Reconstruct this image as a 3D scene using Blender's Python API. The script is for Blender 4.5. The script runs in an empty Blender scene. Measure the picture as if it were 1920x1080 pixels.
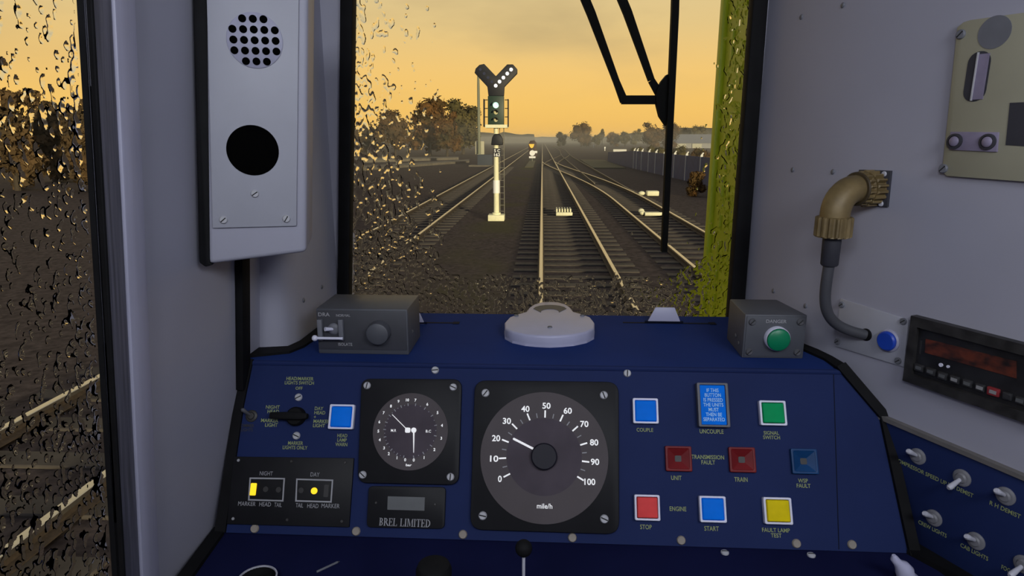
import bpy, bmesh, math, random
import numpy as np
from mathutils import Vector, Matrix

sc = bpy.context.scene
COL = sc.collection
rnd = random.Random(7)


def lin(c):
    r = []
    for v in c:
        v = v / 255.0
        r.append(v / 12.92 if v <= 0.04045 else ((v + 0.055) / 1.055) ** 2.4)
    return tuple(r)


# ------------------------------------------------------------------ camera
EYE = Vector((0, 0, 2.47))
F = 1200.0
PITCH = math.atan(278 / 1200)
YAW = math.atan(57 / 1200 * math.cos(PITCH))
cam_data = bpy.data.cameras.new('camera')
cam_data.sensor_width = 36
cam_data.lens = 36 * F / 1920
cam_data.clip_start = 0.02
cam_data.clip_end = 5000
cam = bpy.data.objects.new('camera', cam_data)
COL.objects.link(cam)
cam.location = EYE
cam.rotation_euler = (math.pi / 2 - PITCH, 0, YAW)
sc.camera = cam
RCAM = Matrix.Rotation(YAW, 3, 'Z') @ Matrix.Rotation(math.pi / 2 - PITCH, 3, 'X')

# ------------------------------------------------------------------ view
sc.view_settings.view_transform = 'Standard'
sc.view_settings.look = 'None'
sc.view_settings.exposure = 0.0
sc.view_settings.gamma = 1.0
sc.view_settings.use_curve_mapping = False
sc.cycles.max_bounces = 10
sc.cycles.transparent_max_bounces = 12
sc.cycles.sample_clamp_indirect = 3.0

# ------------------------------------------------------------------ sky
world = bpy.data.worlds.new('dusk_sky')
sc.world = world
world.use_nodes = True
nt = world.node_tree
nt.nodes.clear()
N = nt.nodes.new
out = N('ShaderNodeOutputWorld')
bg = N('ShaderNodeBackground')
tc = N('ShaderNodeTexCoord')
sep = N('ShaderNodeSeparateXYZ')
nt.links.new(tc.outputs['Generated'], sep.inputs[0])
ramp = N('ShaderNodeValToRGB')
els = ramp.color_ramp.elements
stops = [(0.0, (248, 192, 96)), (0.05, (251, 201, 108)), (0.10, (247, 203, 122)), (0.16, (232, 201, 138)),
         (0.24, (224, 202, 152)), (0.5, (160, 156, 140)), (1.0, (120, 128, 140))]
els[0].position, els[1].position = 0.0, 1.0
for p_, c_ in stops[1:-1]:
    els.new(p_)
for e_, (p_, c_) in zip(sorted(els, key=lambda e: e.position), stops):
    e_.color = (*lin(c_), 1)
nt.links.new(sep.outputs['Z'], ramp.inputs[0])
mp = N('ShaderNodeMapping')
mp.inputs['Scale'].default_value = (2.0, 2.0, 6.0)
nt.links.new(tc.outputs['Generated'], mp.inputs[0])
noi = N('ShaderNodeTexNoise')
noi.inputs['Scale'].default_value = 1.6
noi.inputs['Detail'].default_value = 5
nt.links.new(mp.outputs[0], noi.inputs[0])
cr = N('ShaderNodeMapRange')
cr.inputs[1].default_value, cr.inputs[2].default_value = 0.47, 0.72
cr.inputs[3].default_value, cr.inputs[4].default_value = 0.0, 0.6
nt.links.new(noi.outputs['Fac'], cr.inputs[0])
zr = N('ShaderNodeMapRange')
zr.inputs[1].default_value, zr.inputs[2].default_value = 0.03, 0.15
nt.links.new(sep.outputs['Z'], zr.inputs[0])
mm = N('ShaderNodeMath'); mm.operation = 'MULTIPLY'
nt.links.new(cr.outputs[0], mm.inputs[0]); nt.links.new(zr.outputs[0], mm.inputs[1])
mx = N('ShaderNodeMixRGB')
mx.inputs[2].default_value = (*lin((190, 167, 122)), 1)
nt.links.new(mm.outputs[0], mx.inputs[0]); nt.links.new(ramp.outputs[0], mx.inputs[1])
br = N('ShaderNodeMapRange')
br.inputs[1].default_value, br.inputs[2].default_value = -0.6, 0.5
nt.links.new(sep.outputs['Y'], br.inputs[0])
mb_ = N('ShaderNodeMixRGB')
mb_.inputs[1].default_value = (*lin((118, 124, 140)), 1)
nt.links.new(br.outputs[0], mb_.inputs[0]); nt.links.new(mx.outputs[0], mb_.inputs[2])
nt.links.new(mb_.outputs[0], bg.inputs['Color'])
bg.inputs['Strength'].default_value = 1.0
nt.links.new(bg.outputs[0], out.inputs['Surface'])

# ------------------------------------------------------------------ sun and added cab fill lights
sd = bpy.data.lights.new('low_sun', 'SUN')
sd.energy = 3.3
sd.color = (1.0, 0.86, 0.55)
sd.angle = math.radians(1.5)
so = bpy.data.objects.new('low_sun', sd)
COL.objects.link(so)
so.rotation_euler = Vector((-math.sin(math.radians(24)), math.cos(math.radians(24)), -math.tan(math.radians(6)))).to_track_quat('-Z', 'Y').to_euler()

for lx, aim, watts in ((0.58, -0.36, 6.4), (-0.22, 0.25, 6.0)):  # added, unseen area lights that brighten the cab walls and desk
    ld = bpy.data.lights.new('cab_fill', 'AREA')
    ld.shape = 'RECTANGLE'
    ld.size, ld.size_y = 0.5, 0.3
    ld.energy = watts
    ld.color = (0.89, 0.93, 1.0)
    lo = bpy.data.objects.new('cab_fill', ld)
    COL.objects.link(lo)
    lo.location = (lx, -0.30, 2.90)
    lo.rotation_euler = Vector((aim, 1.0, -0.66)).to_track_quat('-Z', 'Y').to_euler()


# ------------------------------------------------------------------ helpers
def ray(px, py):
    return RCAM @ Vector(((px - 960) / F, (540 - py) / F, -1))


class Plane:
    def __init__(self, p, x, up):
        self.p = Vector(p); self.x = Vector(x).normalized(); self.u = Vector(up).normalized()
        self.n = self.x.cross(self.u).normalized()

    def hit(self, px, py):
        r = ray(px, py)
        return EYE + r * ((self.p - EYE).dot(self.n) / r.dot(self.n))

    def frame(self, o):
        m = Matrix((self.x, self.u, self.n)).transposed().to_4x4()
        m.translation = o
        return m


def Yplane(y):
    return Plane((0, y, 0), (1, 0, 0), (0, 0, 1))


def Zplane(z):
    return Plane((0, 0, z), (1, 0, 0), (0, 1, 0))


T28 = math.radians(28)
SH_Z = 2.137
SHELF = Zplane(SH_Z)
FASCIA = Plane((0, 0.921, SH_Z), (1, 0, 0), (0, math.sin(T28), math.cos(T28)))
DESK_Z = FASCIA.hit(1050, 1017).z
DESK = Zplane(DESK_Z)
WIND = Yplane(1.21)
RWALL = Plane((0.458, 0.98, 2.1), (0.434, -0.901, 0), (0, 0, 1))
LWALL = Plane((-0.47, 0.9, 2.0), (0, 1, 0), (0.09, 0, 1))
GZ = -0.16
GROUND = Zplane(GZ)


def tag(o, label=None, cat=None, group=None, kind=None):
    if label: o['label'] = label
    if cat: o['category'] = cat
    if group: o['group'] = group
    if kind: o['kind'] = kind
    return o


def rrect(w, h, r, seg=5, cx=0, cy=0):
    pts = []
    for (sx, sy, a0) in ((1, 1, 0), (-1, 1, 90), (-1, -1, 180), (1, -1, 270)):
        for i in range(seg + 1):
            a = math.radians(a0 + 90 * i / seg)
            pts.append((cx + sx * (w / 2 - r) + r * math.cos(a), cy + sy * (h / 2 - r) + r * math.sin(a)))
    return pts


def circ(cx, cy, r, n=24, ry=None):
    ry = ry or r
    return [(cx + r * math.cos(2 * math.pi * i / n), cy + ry * math.sin(2 * math.pi * i / n)) for i in range(n)]


class MB:
    def __init__(self):
        self.v = []; self.f = []

    def add(self, vs, fs, M=None):
        b = len(self.v)
        self.v += [tuple(M @ Vector(q)) if M else tuple(q) for q in vs]
        self.f += [tuple(b + i for i in f) for f in fs]
        return self

    def box(self, x0, x1, y0, y1, z0, z1, M=None):
        vs = [(x, y, z) for z in (z0, z1) for y in (y0, y1) for x in (x0, x1)]
        fs = [(0, 2, 3, 1), (4, 5, 7, 6), (0, 1, 5, 4), (2, 6, 7, 3), (0, 4, 6, 2), (1, 3, 7, 5)]
        return self.add(vs, fs, M)

    def prism(self, poly, z0, z1, M=None, inset=0.0):
        area = sum(poly[i][0] * poly[(i + 1) % len(poly)][1] - poly[(i + 1) % len(poly)][0] * poly[i][1] for i in range(len(poly)))
        if area < 0: poly = poly[::-1]
        n = len(poly)
        top = poly
        if inset:
            cx = sum(p[0] for p in poly) / n; cy = sum(p[1] for p in poly) / n
            top = []
            for p in poly:
                d = Vector((p[0] - cx, p[1] - cy)); L = d.length or 1
                top.append((p[0] - d.x / L * inset, p[1] - d.y / L * inset))
        vs = [(p[0], p[1], z0) for p in poly] + [(p[0], p[1], z1) for p in top]
        fs = [tuple(range(n - 1, -1, -1)), tuple(range(n, 2 * n))]
        fs += [(i, (i + 1) % n, n + (i + 1) % n, n + i) for i in range(n)]
        return self.add(vs, fs, M)

    def frame(self, outer, inner, z0, z1, M=None):
        n = len(outer)
        vs = [(p[0], p[1], z0) for p in outer] + [(p[0], p[1], z0) for p in inner] + \
             [(p[0], p[1], z1) for p in outer] + [(p[0], p[1], z1) for p in inner]
        fs = []
        for i in range(n):
            j = (i + 1) % n
            fs += [(i, n + i, n + j, j), (2 * n + i, 2 * n + j, 3 * n + j, 3 * n + i),
                   (i, j, 2 * n + j, 2 * n + i), (n + i, 3 * n + i, 3 * n + j, n + j)]
        return self.add(vs, fs, M)

    def lathe(self, prof, seg=24, M=None, caps=True):
        # prof: (r, z) from bottom to top around local z
        vs = []; fs = []
        for (r, z) in prof:
            for i in range(seg):
                a = 2 * math.pi * i / seg
                vs.append((r * math.cos(a), r * math.sin(a), z))
        for k in range(len(prof) - 1):
            for i in range(seg):
                j = (i + 1) % seg
                fs.append((k * seg + i, k * seg + j, (k + 1) * seg + j, (k + 1) * seg + i))
        if caps:
            fs.append(tuple(range(seg - 1, -1, -1)))
            fs.append(tuple((len(prof) - 1) * seg + i for i in range(seg)))
        return self.add(vs, fs, M)

    def tube(self, path, r, seg=10, caps=True):
        path = [Vector(p) for p in path]
        rs = r if isinstance(r, (list, tuple)) else [r] * len(path)
        vs = []; fs = []
        up = None
        for i, p in enumerate(path):
            t = (path[min(i + 1, len(path) - 1)] - path[max(i - 1, 0)]).normalized()
            if up is None:
                a = Vector((0, 0, 1)) if abs(t.z) < 0.9 else Vector((1, 0, 0))
                up = (a - t * a.dot(t)).normalized()
            up = (up - t * up.dot(t)).normalized()
            s = t.cross(up)
            for k in range(seg):
                a = 2 * math.pi * k / seg
                vs.append(tuple(p + (up * math.cos(a) + s * math.sin(a)) * rs[i]))
        for i in range(len(path) - 1):
            for k in range(seg):
                j = (k + 1) % seg
                fs.append((i * seg + k, i * seg + j, (i + 1) * seg + j, (i + 1) * seg + k))
        if caps:
            fs.append(tuple(range(seg - 1, -1, -1)))
            fs.append(tuple((len(path) - 1) * seg + k for k in range(seg)))
        return self.add(vs, fs)

    def ball(self, c, r, sx=1, sy=1, sz=1, seg=16, rings=10):
        prof = [(max(1e-4, r * math.sin(math.pi * i / rings)), -r * math.cos(math.pi * i / rings)) for i in range(rings + 1)]
        return self.lathe(prof, seg, Matrix.Translation(c) @ Matrix.Diagonal((sx, sy, sz, 1)))

    def build(self, name, mat, parent=None, smooth=False, bevel=0.0, bseg=2, matrix=None):
        me = bpy.data.meshes.new(name)
        me.from_pydata(self.v, [], self.f)
        bm = bmesh.new(); bm.from_mesh(me)
        bmesh.ops.recalc_face_normals(bm, faces=bm.faces)
        if bevel:
            es = [e for e in bm.edges if len(e.link_faces) == 2 and e.calc_face_angle(0) > 0.6]
            bmesh.ops.bevel(bm, geom=es, offset=bevel, segments=bseg, affect='EDGES', profile=0.5, clamp_overlap=True)
        if smooth or bevel:
            for f in bm.faces: f.smooth = True
            for e in bm.edges:
                if len(e.link_faces) == 2 and e.calc_face_angle(0) > 0.75: e.smooth = False
        bm.to_mesh(me); bm.free()
        if mat: me.materials.append(mat)
        o = bpy.data.objects.new(name, me)
        COL.objects.link(o)
        if parent: o.parent = parent
        if matrix: o.matrix_world = matrix
        return o


# ------------------------------------------------------------------ materials
def mk(name, rgb, rough=0.6, metal=0.0, var=0.08, scale=30.0, emit=None, estr=0.0, rgb2=None, bump=0.0, spec=0.5, detail=3, stretch=None):
    m = bpy.data.materials.new(name)
    m.use_nodes = True
    t = m.node_tree
    b = t.nodes['Principled BSDF']
    b.inputs['Roughness'].default_value = rough
    b.inputs['Metallic'].default_value = metal
    b.inputs['Specular IOR Level'].default_value = spec
    tcn = t.nodes.new('ShaderNodeTexCoord')
    src = tcn.outputs['Object']
    if stretch:
        mpn = t.nodes.new('ShaderNodeMapping'); mpn.inputs['Scale'].default_value = stretch
        t.links.new(src, mpn.inputs[0]); src = mpn.outputs[0]
    no = t.nodes.new('ShaderNodeTexNoise')
    no.inputs['Scale'].default_value = scale
    no.inputs['Detail'].default_value = detail
    t.links.new(src, no.inputs['Vector'])
    rp = t.nodes.new('ShaderNodeValToRGB')
    rp.color_ramp.elements[0].position = 0.35
    rp.color_ramp.elements[1].position = 0.65
    c1 = rgb
    c2 = rgb2 if rgb2 else tuple(min(1, x * (1 + var)) for x in rgb)
    if not rgb2: c1 = tuple(x * (1 - var) for x in rgb)
    rp.color_ramp.elements[0].color = (*c1, 1)
    rp.color_ramp.elements[1].color = (*c2, 1)
    t.links.new(no.outputs['Fac'], rp.inputs[0])
    t.links.new(rp.outputs[0], b.inputs['Base Color'])
    if bump:
        bn = t.nodes.new('ShaderNodeBump')
        bn.inputs['Strength'].default_value = bump
        bn.inputs['Distance'].default_value = 0.02
        t.links.new(no.outputs['Fac'], bn.inputs['Height'])
        t.links.new(bn.outputs[0], b.inputs['Normal'])
    if emit:
        b.inputs['Emission Color'].default_value = (*emit, 1)
        b.inputs['Emission Strength'].default_value = estr
    return m


M = {}
M['wall'] = mk('grey_painted_wall', (0.355, 0.355, 0.43), 0.55, var=0.03, scale=5)
M['plate'] = mk('pale_grey_plate', (0.36, 0.365, 0.42), 0.5, var=0.03, scale=12)
M['lilac'] = mk('lilac_grey_strip', (0.36, 0.36, 0.47), 0.45, var=0.05, scale=14, stretch=(6, 0.4, 1))
M['brushed'] = mk('brushed_metal_strip', (0.095, 0.095, 0.125), 0.5, var=0.35, scale=30, stretch=(9, 0.25, 1))
M['rubber'] = mk('black_rubber', (0.006, 0.006, 0.007), 0.7, var=0.2, spec=0.15)
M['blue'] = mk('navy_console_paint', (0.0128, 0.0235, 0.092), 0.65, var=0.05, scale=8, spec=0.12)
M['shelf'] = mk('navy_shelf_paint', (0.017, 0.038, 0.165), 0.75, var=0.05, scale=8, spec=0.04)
M['desk'] = mk('shaded_navy_desk', (0.008, 0.010, 0.045), 0.7, var=0.1, scale=8, spec=0.05)  # navy darkened in the colour to stand for the desk's shade
M['groove'] = mk('dark_groove', (0.006, 0.008, 0.02), 0.7, spec=0.1)
M['black'] = mk('black_instrument_panel', (0.010, 0.010, 0.012), 0.5, var=0.1, spec=0.2)
M['void'] = mk('black_hole_lining', (0.002, 0.002, 0.002), 0.9, spec=0.0)
M['dial'] = mk('dial_grey', (0.088, 0.074, 0.078), 0.6, var=0.06, scale=9, spec=0.2)
M['dial2'] = mk('dial_dark_purple', (0.066, 0.052, 0.066), 0.6, var=0.12, scale=20, spec=0.2)
M['hub'] = mk('dark_hub', (0.015, 0.014, 0.022), 0.5, spec=0.2)
M['mark'] = mk('white_glow_mark', (0.8, 0.8, 0.8), 0.5, emit=(1, 1, 1), estr=0.42)  # glow added to lift the white numerals, needles and dial captions
M['dimmark'] = mk('grey_printed_mark', (0.34, 0.34, 0.36), 0.6)
M['screw'] = mk('grey_steel_screw', (0.45, 0.45, 0.48), 0.45, var=0.1)
M['dull'] = mk('dull_dark_screw', (0.10, 0.10, 0.11), 0.5, var=0.2)
M['tan'] = mk('tan_stud', (0.30, 0.26, 0.22), 0.6, var=0.1)
M['slot'] = mk('screw_slot', (0.03, 0.03, 0.03), 0.8, spec=0.1)
M['bezel'] = mk('white_bezel', (0.74, 0.74, 0.88), 0.4, var=0.03)
M['lens_blue'] = mk('blue_lens', (0.002, 0.12, 0.55), 0.6, var=0.12, scale=25, emit=(0.0, 0.10, 0.52), estr=0.35, spec=0.08)
M['lens_green'] = mk('green_lens', (0.004, 0.34, 0.11), 0.6, var=0.1, spec=0.08)
M['lens_red'] = mk('red_lens', (0.80, 0.075, 0.075), 0.6, var=0.1, spec=0.08)
M['lens_yellow'] = mk('yellow_lens', (0.80, 0.62, 0.006), 0.6, var=0.1, spec=0.08)
M['lamp_red'] = mk('dark_red_lamp', (0.17, 0.008, 0.011), 0.5, var=0.12, spec=0.3)
M['lamp_blue'] = mk('dark_blue_lamp', (0.003, 0.045, 0.15), 0.5, var=0.12, spec=0.3)
M['guard'] = mk('brown_grey_guard', (0.10, 0.10, 0.12), 0.5)
M['caption'] = mk('yellow_green_print', (0.30, 0.35, 0.14), 0.7, var=0.05)
M['captionblue'] = mk('pale_blue_print', (0.42, 0.70, 0.95), 0.7)
M['lcd'] = mk('grey_counter_window', (0.10, 0.105, 0.11), 0.4)
M['amber'] = mk('lit_amber', (0.9, 0.6, 0.02), 0.5, emit=(1.0, 0.66, 0.01), estr=0.9)
M['unlit'] = mk('unlit_indicator', (0.03, 0.028, 0.028), 0.5)
M['boxgrey'] = mk('dark_grey_box_paint', (0.078, 0.082, 0.097), 0.5, var=0.05, scale=20)
M['boxface'] = mk('darker_grey_face_paint', (0.056, 0.057, 0.067), 0.5, var=0.05)
M['white'] = mk('off_white_plastic', (0.46, 0.46, 0.62), 0.4, var=0.03)
M['btn_green'] = mk('green_button', (0.003, 0.20, 0.085), 0.35, var=0.05)
M['btn_blue'] = mk('blue_button', (0.012, 0.055, 0.42), 0.35, var=0.05)
M['cream'] = mk('cream_panel', (0.31, 0.295, 0.215), 0.55, var=0.05, scale=9)
M['mauve'] = mk('mauve_plate', (0.23, 0.20, 0.29), 0.5, var=0.08, scale=60)
M['grey'] = mk('mid_grey_disc', (0.15, 0.155, 0.18), 0.5)
M['brass'] = mk('bronze_connector', (0.17, 0.12, 0.05), 0.5, metal=0.15, var=0.22, scale=40)
M['brassdark'] = mk('bronze_groove', (0.045, 0.03, 0.012), 0.6)
M['cable'] = mk('dark_grey_cable', (0.055, 0.056, 0.066), 0.6, var=0.08)
M['sleeve'] = mk('dark_cable_sleeve', (0.032, 0.032, 0.042), 0.6)
M['radio'] = mk('worn_black_radio', (0.020, 0.019, 0.019), 0.5, var=0.5, scale=60, detail=6)
M['radioface'] = mk('black_radio_face', (0.012, 0.012, 0.014), 0.4, var=0.4, scale=40)
M['display'] = mk('worn_red_display', (0.015, 0.010, 0.010), 0.35, rgb2=(0.13, 0.030, 0.016), scale=60, detail=8, stretch=(1, 1.6, 1))
M['key'] = mk('radio_key', (0.025, 0.025, 0.028), 0.5)
M['keypale'] = mk('radio_key_legend', (0.25, 0.25, 0.26), 0.5)
M['keyred'] = mk('red_radio_key', (0.22, 0.02, 0.025), 0.5)
M['chrome'] = mk('toggle_chrome', (0.50, 0.50, 0.57), 0.35, var=0.05)
M['ring'] = mk('toggle_ring', (0.20, 0.20, 0.22), 0.5, var=0.2)
M['border'] = mk('grey_brown_border', (0.14, 0.13, 0.125), 0.6)
M['floor'] = mk('dark_floor', (0.05, 0.05, 0.055), 0.8)
# outside
M['yellow'] = mk('yellow_cab_end', (0.42, 0.50, 0.012), 0.5, var=0.08, scale=6)
M['wiper'] = mk('black_wiper', (0.004, 0.004, 0.004), 0.7, spec=0.1)
M['steel'] = mk('polished_rail_steel', (0.75, 0.72, 0.66), 0.32, metal=1.0, var=0.05)
M['dullsteel'] = mk('dull_rail_steel', (0.16, 0.14, 0.12), 0.5, metal=0.6, var=0.1)
M['rust'] = mk('rusty_rail_web', (0.05, 0.036, 0.028), 0.8, var=0.2)
M['sleeper'] = mk('weathered_sleeper', (0.072, 0.061, 0.053), 0.85, var=0.25, scale=4)
M['cream_post'] = mk('cream_signal_paint', (0.88, 0.85, 0.58), 0.6, var=0.06)
M['retro'] = mk('white_reflective_band', (0.95, 0.95, 0.95), 0.4, var=0.01)
M['sigblack'] = mk('signal_black', (0.012, 0.013, 0.02), 0.6)
M['siggreen'] = mk('signal_head_green_black', (0.02, 0.045, 0.03), 0.5)
M['lamp_w'] = mk('lit_white_lamp', (1, 1, 1), 0.5, emit=(1, 1, 1), estr=1.6)
M['lamp_g'] = mk('lit_green_lamp', (0.3, 1, 0.6), 0.5, emit=(0.62, 1, 0.75), estr=1.3)
M['lamp_y'] = mk('pale_yellow_lamp', (0.75, 0.68, 0.40), 0.5)
M['lamp_off'] = mk('unlit_blue_lamp', (0.015, 0.02, 0.06), 0.4)
M['rungs'] = mk('grey_ladder_steel', (0.20, 0.19, 0.16), 0.6)
M['bark'] = mk('brown_bark', (0.06, 0.045, 0.03), 0.9, var=0.2)
M['leaf_autumn'] = mk('autumn_leaves', (0.055, 0.045, 0.020), 0.85, rgb2=(0.18, 0.085, 0.025), scale=0.45, spec=0.1)
M['leaf_olive'] = mk('olive_leaves', (0.050, 0.045, 0.024), 0.85, rgb2=(0.13, 0.105, 0.035), scale=0.5, spec=0.1)
M['leaf_brown'] = mk('brown_leaves', (0.07, 0.05, 0.028), 0.85, rgb2=(0.15, 0.09, 0.04), scale=0.4, spec=0.1)
M['lamp_pole'] = mk('grey_green_pole', (0.20, 0.21, 0.15), 0.6)
M['cabinet'] = mk('pale_cabinet', (0.48, 0.46, 0.34), 0.6)
M['plinth'] = mk('blue_grey_plinth', (0.055, 0.065, 0.085), 0.8)
M['concrete'] = mk('pale_concrete', (0.16, 0.14, 0.11), 0.9, var=0.15, scale=2)
M['grassslab'] = mk('olive_ground_slab', (0.125, 0.115, 0.065), 0.95, var=0.12, scale=0.6)
M['fence'] = mk('dark_blue_fence', (0.055, 0.07, 0.17), 0.7, var=0.12, scale=3)
M['fencepost'] = mk('pale_fence_post', (0.75, 0.74, 0.68), 0.6)
M['shedwall'] = mk('pale_shed_wall', (0.30, 0.30, 0.30), 0.7)
M['shedroof'] = mk('blue_grey_shed_roof', (0.22, 0.23, 0.26), 0.6, var=0.05)
M['hill'] = mk('wooded_hill', (0.07, 0.065, 0.035), 0.95, rgb2=(0.12, 0.10, 0.05), scale=0.05)
M['sigyellow'] = mk('yellow_lit_face', (0.75, 0.45, 0.05), 0.5, emit=(1, 0.6, 0.06), estr=0.35)
M['sigred'] = mk('red_brown_hood', (0.05, 0.025, 0.022), 0.6)


def ground_mat():
    m = bpy.data.materials.new('ballast_and_dead_grass')
    m.use_nodes = True
    t = m.node_tree
    b = t.nodes['Principled BSDF']
    b.inputs['Roughness'].default_value = 0.95
    b.inputs['Specular IOR Level'].default_value = 0.1
    tcn = t.nodes.new('ShaderNodeTexCoord')
    n1 = t.nodes.new('ShaderNodeTexNoise'); n1.inputs['Scale'].default_value = 9; n1.inputs['Detail'].default_value = 8
    n2 = t.nodes.new('ShaderNodeTexNoise'); n2.inputs['Scale'].default_value = 0.35; n2.inputs['Detail'].default_value = 4
    for n in (n1, n2): t.links.new(tcn.outputs['Object'], n.inputs['Vector'])
    r1 = t.nodes.new('ShaderNodeValToRGB')
    r1.color_ramp.elements[0].position = 0.3; r1.color_ramp.elements[0].color = (0.048, 0.038, 0.038, 1)
    r1.color_ramp.elements[1].position = 0.72; r1.color_ramp.elements[1].color = (0.118, 0.094, 0.090, 1)
    t.links.new(n1.outputs['Fac'], r1.inputs[0])
    # dead grass grows in the strip left of the straight track and far to both sides
    sp = t.nodes.new('ShaderNodeSeparateXYZ'); t.links.new(tcn.outputs['Object'], sp.inputs[0])
    a = t.nodes.new('ShaderNodeMapRange'); a.inputs[1].default_value = -2.6; a.inputs[2].default_value = -1.7
    c = t.nodes.new('ShaderNodeMapRange'); c.inputs[1].default_value = -0.45; c.inputs[2].default_value = -1.0
    t.links.new(sp.outputs['X'], a.inputs[0]); t.links.new(sp.outputs['X'], c.inputs[0])
    mu = t.nodes.new('ShaderNodeMath'); mu.operation = 'MULTIPLY'
    t.links.new(a.outputs[0], mu.inputs[0]); t.links.new(c.outputs[0], mu.inputs[1])
    n2r = t.nodes.new('ShaderNodeMapRange'); n2r.inputs[1].default_value = 0.4; n2r.inputs[2].default_value = 0.62
    n2r.inputs[4].default_value = 0.8
    t.links.new(n2.outputs['Fac'], n2r.inputs[0])
    m2 = t.nodes.new('ShaderNodeMath'); m2.operation = 'MULTIPLY'
    t.links.new(mu.outputs[0], m2.inputs[0]); t.links.new(n2r.outputs[0], m2.inputs[1])
    mix = t.nodes.new('ShaderNodeMixRGB'); mix.inputs[2].default_value = (0.085, 0.078, 0.042, 1)
    t.links.new(m2.outputs[0], mix.inputs[0]); t.links.new(r1.outputs[0], mix.inputs[1])
    t.links.new(mix.outputs[0], b.inputs['Base Color'])
    bn = t.nodes.new('ShaderNodeBump'); bn.inputs['Strength'].default_value = 0.5; bn.inputs['Distance'].default_value = 0.03
    t.links.new(n1.outputs['Fac'], bn.inputs['Height']); t.links.new(bn.outputs[0], b.inputs['Normal'])
    return m


def glass_mat():
    m = bpy.data.materials.new('window_glass')
    m.use_nodes = True
    t = m.node_tree
    t.nodes.clear()
    o = t.nodes.new('ShaderNodeOutputMaterial')
    tr = t.nodes.new('ShaderNodeBsdfTransparent'); tr.inputs[0].default_value = (0.98, 0.98, 0.97, 1)
    t.links.new(tr.outputs[0], o.inputs['Surface'])
    return m


def water_mat():
    m = bpy.data.materials.new('rain_water')
    m.use_nodes = True
    t = m.node_tree
    t.nodes.clear()
    o = t.nodes.new('ShaderNodeOutputMaterial')
    g = t.nodes.new('ShaderNodeBsdfRefraction'); g.inputs['IOR'].default_value = 1.33; g.inputs['Roughness'].default_value = 0.0
    t.links.new(g.outputs[0], o.inputs['Surface'])
    return m


M['ground'] = ground_mat()
M['glass'] = glass_mat()
M['water'] = water_mat()


# ------------------------------------------------------------------ item on a plane
class Item:
    def __init__(self, name, plane, px, label, cat, group=None, lift=0.0):
        self.pl = plane
        o = plane.hit(*px)
        self.o = o
        self.m = plane.frame(o + plane.n * lift)
        self.inv = plane.frame(o).inverted()
        self.root = bpy.data.objects.new(name, None)
        self.root.empty_display_size = 0.02
        COL.objects.link(self.root)
        self.root.matrix_world = self.m
        tag(self.root, label, cat, group)
        a = plane.hit(px[0] - 5, px[1]); b = plane.hit(px[0] + 5, px[1])
        self.s = (b - a).length / 10

    def L(self, px, py):
        q = self.inv @ self.pl.hit(px, py)
        return (q.x, q.y)

    def poly(self, pts):
        return [self.L(*p) for p in pts]

    def part(self, name, mb, mat, parent=None, **k):
        return mb.build(name, mat, parent or self.root, **k)


def text_mesh(s, w, h, bold=0.0, depth=0.0004, spacing=1.0, align='CENTER', line=1.0):
    cu = bpy.data.curves.new('lettering', 'FONT')
    cu.body = s
    cu.align_x = align; cu.align_y = 'CENTER'
    cu.size = 1.0; cu.offset = bold; cu.extrude = 0.0; cu.resolution_u = 3
    cu.space_character = spacing; cu.space_line = line
    ob = bpy.data.objects.new('lettering', cu)
    COL.objects.link(ob)
    dg = bpy.context.evaluated_depsgraph_get()
    me = bpy.data.meshes.new_from_object(ob.evaluated_get(dg))
    bpy.data.objects.remove(ob)
    bpy.data.curves.remove(cu)
    n = len(me.vertices)
    co = np.empty(n * 3, dtype=np.float32); me.vertices.foreach_get('co', co)
    co = co.reshape(-1, 3)
    mn, mxx = co.min(0), co.max(0)
    c = (mn + mxx) / 2; sz = mxx - mn
    sx = (w / sz[0]) if w else (h / sz[1])
    sy = (h / sz[1]) if h else sx
    co[:, 0] = (co[:, 0] - c[0]) * sx; co[:, 1] = (co[:, 1] - c[1]) * sy
    co[:, 2] = 0
    me.vertices.foreach_set('co', co.ravel())
    me.update()
    return me


def text(parent, name, s, x, y, z, w, h, mat, rot=0.0, **k):
    me = text_mesh(s, w, h, **k)
    me.name = name
    me.materials.clear(); me.materials.append(mat)
    o = bpy.data.objects.new(name, me)
    COL.objects.link(o)
    o.parent = parent
    o.location = (x, y, z); o.rotation_euler = (0, 0, rot)
    return o


def screw(parent, x, y, z, r, mat, ang=0.6, slot=True, name='screw', h=None):
    h = h or r * 0.5
    s = MB().lathe([(r, 0), (r, h * 0.5), (r * 0.8, h)], 18).build(name, mat, parent, smooth=True)
    s.location = (x, y, z); s.rotation_euler = (0, 0, ang)
    if slot:
        MB().box(-r * 0.8, r * 0.8, -r * 0.13, r * 0.13, h * 0.9, h * 1.08).build('screw_slot', M['slot'], s)
    return s


def struct(name, mb, mat, **k):
    o = mb.build(name, mat, **k)
    o['kind'] = 'structure'
    return o


# =================================================================== cab shell
ZB, ZT = 1.15, 3.0
REV_L = [(-0.50, 0.976), (-0.44, 0.976), (-0.424, 0.983), (-0.414, 1.0), (-0.409, 1.03), (-0.404, 1.10), (-0.399, 1.21)]
REV_R = [(0.389, 1.21), (0.402, 1.15), (0.418, 1.09), (0.438, 1.03), (0.458, 0.978)]


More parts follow.
